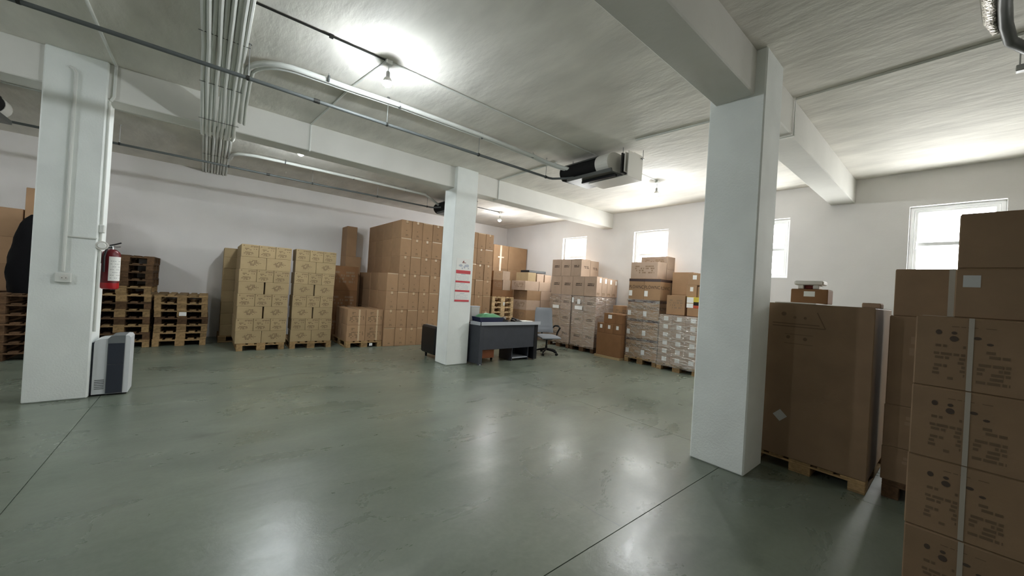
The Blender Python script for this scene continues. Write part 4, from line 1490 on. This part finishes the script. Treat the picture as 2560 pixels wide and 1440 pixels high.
# ------------------------------------------------------------------ ceiling fan-coil units
def ac_unit(x, y, label, rotz=0.0):
    """local: front (intake) faces -x, long axis along y, hung under the ceiling, origin at tray underside centre"""
    z_ = 3.37
    u = thing('ceiling_fan_coil', label, 'air conditioner', (x, y, z_), rotz, 'ceiling units')
    # drum: dark curved intake
    n = 12
    prof = [(0.0 - 0.26 * math.cos(a) * 0.9 - 0.02, 0.21 + 0.17 * math.sin(a)) for a in [R(-50 + 140 * i / n) for i in range(n + 1)]]
    prof = [(px, pz) for px, pz in prof] + [(0.12, 0.38), (0.12, 0.09)]
    MB().prism(prof, 'y', -0.16, 0.56).build('intake_drum', 'black_void', u, True)
    prof2 = [(px * 1.02, pz + 0.004 if pz > 0.2 else pz) for px, pz in prof]
    MB().prism(prof2, 'y', -0.40, -0.165).build('fan_housing', 'white_metal', u)
    MB().prism([(px * 1.03, pz) for px, pz in prof], 'y', 0.562, 0.578).build('end_cap', 'dark_steel', u)
    MB().prism([(p[0] - 0.01, p[1] + 0.004) for p in prof[7:13]] + [(0.12, 0.392), (-0.2, 0.30)], 'y', -0.158, 0.55).build('top_cowl', 'grey_metal', u)
    tr_ = MB()
    tr_.prism([(-0.24, 0.03), (-0.24, 0.085), (-0.215, 0.085), (-0.20, 0.045), (0.30, 0.045), (0.30, 0.03)], 'y', -0.47, 0.42)
    tr_.build('drip_tray', 'grey_metal', u)
    MB().bbox(-0.12, -0.06, -0.46, 0.20, -0.01, 0.0295, 0.006).build('tray_rail', 'black_plastic', u)
    MB().bbox(0.125, 0.34, -0.62, 0.45, 0.05, 0.385, 0.006).build('casing', 'white_metal', u)
    MB().bbox(-0.05, 0.335, -0.64, -0.625, -0.02, 0.36, 0.003).build('end_panel', 'white_metal', u)
    MB().bbox(-0.05, 0.335, -0.624, 0.10, -0.02, -0.006, 0.003).build('bottom_panel', 'white_metal', u)
    for yy in (-0.50, -0.56):
        MB().bbox(-0.03, 0.10, yy - 0.012, yy + 0.012, 0.06, 0.36, 0.003).build('bracket', 'dark_steel' if yy > -0.55 else 'white_metal', u)
    for (xx, yy) in ((0.0, -0.50), (0.30, -0.66), (0.30, 0.40), (-0.02, 0.50)):
        MB().tube([(xx, yy, 0.30), (xx, yy, ZC - z_)], 0.006, 6).build('hanger_rod', 'steel', u)
    for (xx, yy) in ((0.30, -0.66),):
        MB().bbox(xx - 0.03, xx + 0.03, yy - 0.012, yy + 0.02, 0.31, 0.325, 0.002).build('hanger_plate', 'steel', u)
    return u


ac_unit(4.86, 3.90, 'ceiling fan coil with black intake hung in the near bay')
ac_unit(4.86, 8.50, 'ceiling fan coil half hidden by the calendar column')
ac_unit(-2.45, 8.12, 'dark ceiling unit at the far left behind the left column', R(180))

# foil wrapped pipe, upper right
t = thing('foil_pipe', 'foil wrapped pipe bending under the ceiling at upper right', 'pipe', (4.3, -0.14, 3.6))
o_ = (4.3, -0.14, 3.6)
MB().tube(rel([(3.3, -0.10, 3.68), (3.8, -0.11, 3.66), (4.05, -0.115, 3.64), (4.25, -0.13, 3.60), (4.42, -0.16, 3.55), (4.55, -0.24, 3.515), (4.60, -0.36, 3.50), (4.6, -0.8, 3.50)], o_), 0.034, 10).build('insulated_line', 'grey_metal', t, True)
MB().tube(rel([(3.3, -0.04, 3.70), (3.9, -0.045, 3.68), (4.2, -0.06, 3.64), (4.33, -0.09, 3.60)], o_), [0.04, 0.042, 0.036, 0.02], 10).build('foil_sleeve', 'foil', t, True)
MB().tube(rel([(3.72, -0.045, 3.685), (3.80, -0.045, 3.683)], o_), 0.045, 12).build('clamp', 'steel', t)
t = thing('hanger_bracket', 'small metal hanger bracket under the ceiling at right edge', 'bracket', (5.02, -0.235, 3.55))
MB().bbox(-0.03, 0.03, -0.05, 0.02, 0.0, 0.05, 0.004).build('plate', 'steel', t)
MB().tube([(0, 0, 0.05), (0, 0, ZC - 3.55)], 0.005, 6).build('threaded_rod', 'steel', t)


# ------------------------------------------------------------------ surface conduits
def conduit(label, pts, r=0.011, m='pvc_white', clips=()):
    p0 = pts[0]
    t_ = thing('conduit', label, 'conduit', p0)
    MB().tube(rel(pts, p0), r, 8).build('pipe', m, t_, True)
    for c in clips:
        MB().bbox(c[0] - p0[0] - 0.018, c[0] - p0[0] + 0.018, c[1] - p0[1] - 0.018, c[1] - p0[1] + 0.018, c[2] - p0[2] - 0.016, c[2] - p0[2] + 0.012, 0.003).build('clip', m, t_)
    return t_


zc_ = ZC - 0.012
conduit('thin dark cable conduit along the ceiling to the nearest bulb', [(0.20, 3.88, zc_), (1.31, 3.87, zc_)], 0.009, 'dark_steel', ((0.8, 3.874, zc_),))
conduit('white conduit along the ceiling from the nearest bulb to the fan coil', [(1.39, 3.87, zc_), (3.9, 3.90, zc_), (4.9, 3.88, zc_)], 0.010)
conduit('white conduit from the fan coil to the bulb near the windows', [(5.22, 3.87, zc_), (6.63, 3.85, zc_)], 0.010)
conduit('white conduit from the nearest bulb over the beam face', [(1.33, 3.91, zc_), (1.22, 4.68, zc_), (1.10, 6.278, zc_), (1.10, 6.278, ZB - 0.012), (1.10, 6.4, ZB - 0.012)], 0.012)
conduit('white conduit crossing the beam above the near column', [(4.93, YF + 0.02, zc_), (4.90, 1.238, zc_), (4.90, 1.238, ZB - 0.013), (4.89, 1.60, ZB - 0.013), (4.88, 1.60, zc_), (4.72, 3.1, zc_)], 0.013)
conduit('white conduit from the fan coil down the beam beside the calendar column', [(4.66, 4.62, zc_), (4.66, 6.277, zc_), (4.66, 6.277, ZB - 0.012), (4.66, 6.45, ZB - 0.012)], 0.013)
conduit('white conduit on the ceiling above the left column', [(-0.935, YF + 0.02, zc_), (-0.92, 5.5, zc_), (-0.915, 6.275, zc_), (-0.915, 6.275, 3.45), (-0.94, 6.29, 3.40)], 0.014)
conduit('white conduit on the far bay ceiling behind the left column', [(-2.6, 8.05, zc_), (0.02, 7.95, zc_)], 0.012)
conduit('thin cable conduit on the ceiling to the far bulb', [(5.25, 8.86, zc_), (6.62, 8.86, zc_)], 0.009, 'dark_steel')


# ------------------------------------------------------------------ bulbs
def bulb(x, y, zb, label, glow='bulb_glow'):
    t_ = thing('hanging_bulb', label, 'light bulb', (x, y, ZC))
    MB().bbox(-0.035, 0.035, -0.03, 0.03, -0.05, -0.0005, 0.006).build('ceiling_box', 'pvc_white', t_)
    d_ = zb - ZC
    MB().tube([(0, 0, -0.05), (0.004, 0, (d_ + 0.09) / 2), (0, 0, d_ + 0.105)], 0.004, 6).build('cord', 'pvc_white', t_)
    MB().lathe([(0.012, d_ + 0.115), (0.019, d_ + 0.105), (0.02, d_ + 0.062), (0.017, d_ + 0.055)][::-1], 14).build('socket', 'paper_grey', t_, True)
    pr_ = []
    for i in range(11):
        a = R(-90 + 88 * i / 10)
        pr_.append((max(0.002, 0.048 * math.cos(a)), d_ + 0.048 * math.sin(a)))
    MB().lathe(pr_, 18).build('glass_globe', glow, t_, True)
    MB().lathe([(0.0482, d_ - 0.0012), (0.0484, d_ + 0.004), (0.046, d_ + 0.015), (0.030, d_ + 0.045), (0.018, d_ + 0.0548)], 18).build('housing', 'white_metal', t_, True)


bulb(1.35, 3.87, 3.59, 'glowing bulb hanging nearest the camera from the ceiling', 'bulb_glow_near')
bulb(6.67, 3.85, 3.56, 'glowing bulb hanging near the windows beside the near column', 'bulb_glow_weak')
bulb(6.67, 8.86, 3.58, 'glowing bulb hanging in the far corner bay', 'bulb_glow_weak')
bulb(1.125, 7.15, 3.595, 'glowing bulb peeking under the beam in the far bay')
bulb(-3.8, 7.2, 3.58, 'bulb in the far left bay outside the picture', 'bulb_glow_weak')
bulb(-4.2, 3.87, 3.58, 'bulb in the left bay outside the picture')

for o in bpy.data.objects:
    if o.parent and o.name.split('.')[0] in ('printed_text', 'printed_symbols', 'printed_dates', 'printed_map', 'printed_emblem', 'lettering'):
        o['kind'] = 'stuff'

dup = {k: v for k, v in LABELS.items() if len(v) > 1}
if dup:
    print('DUPLICATE LABELS', dup)
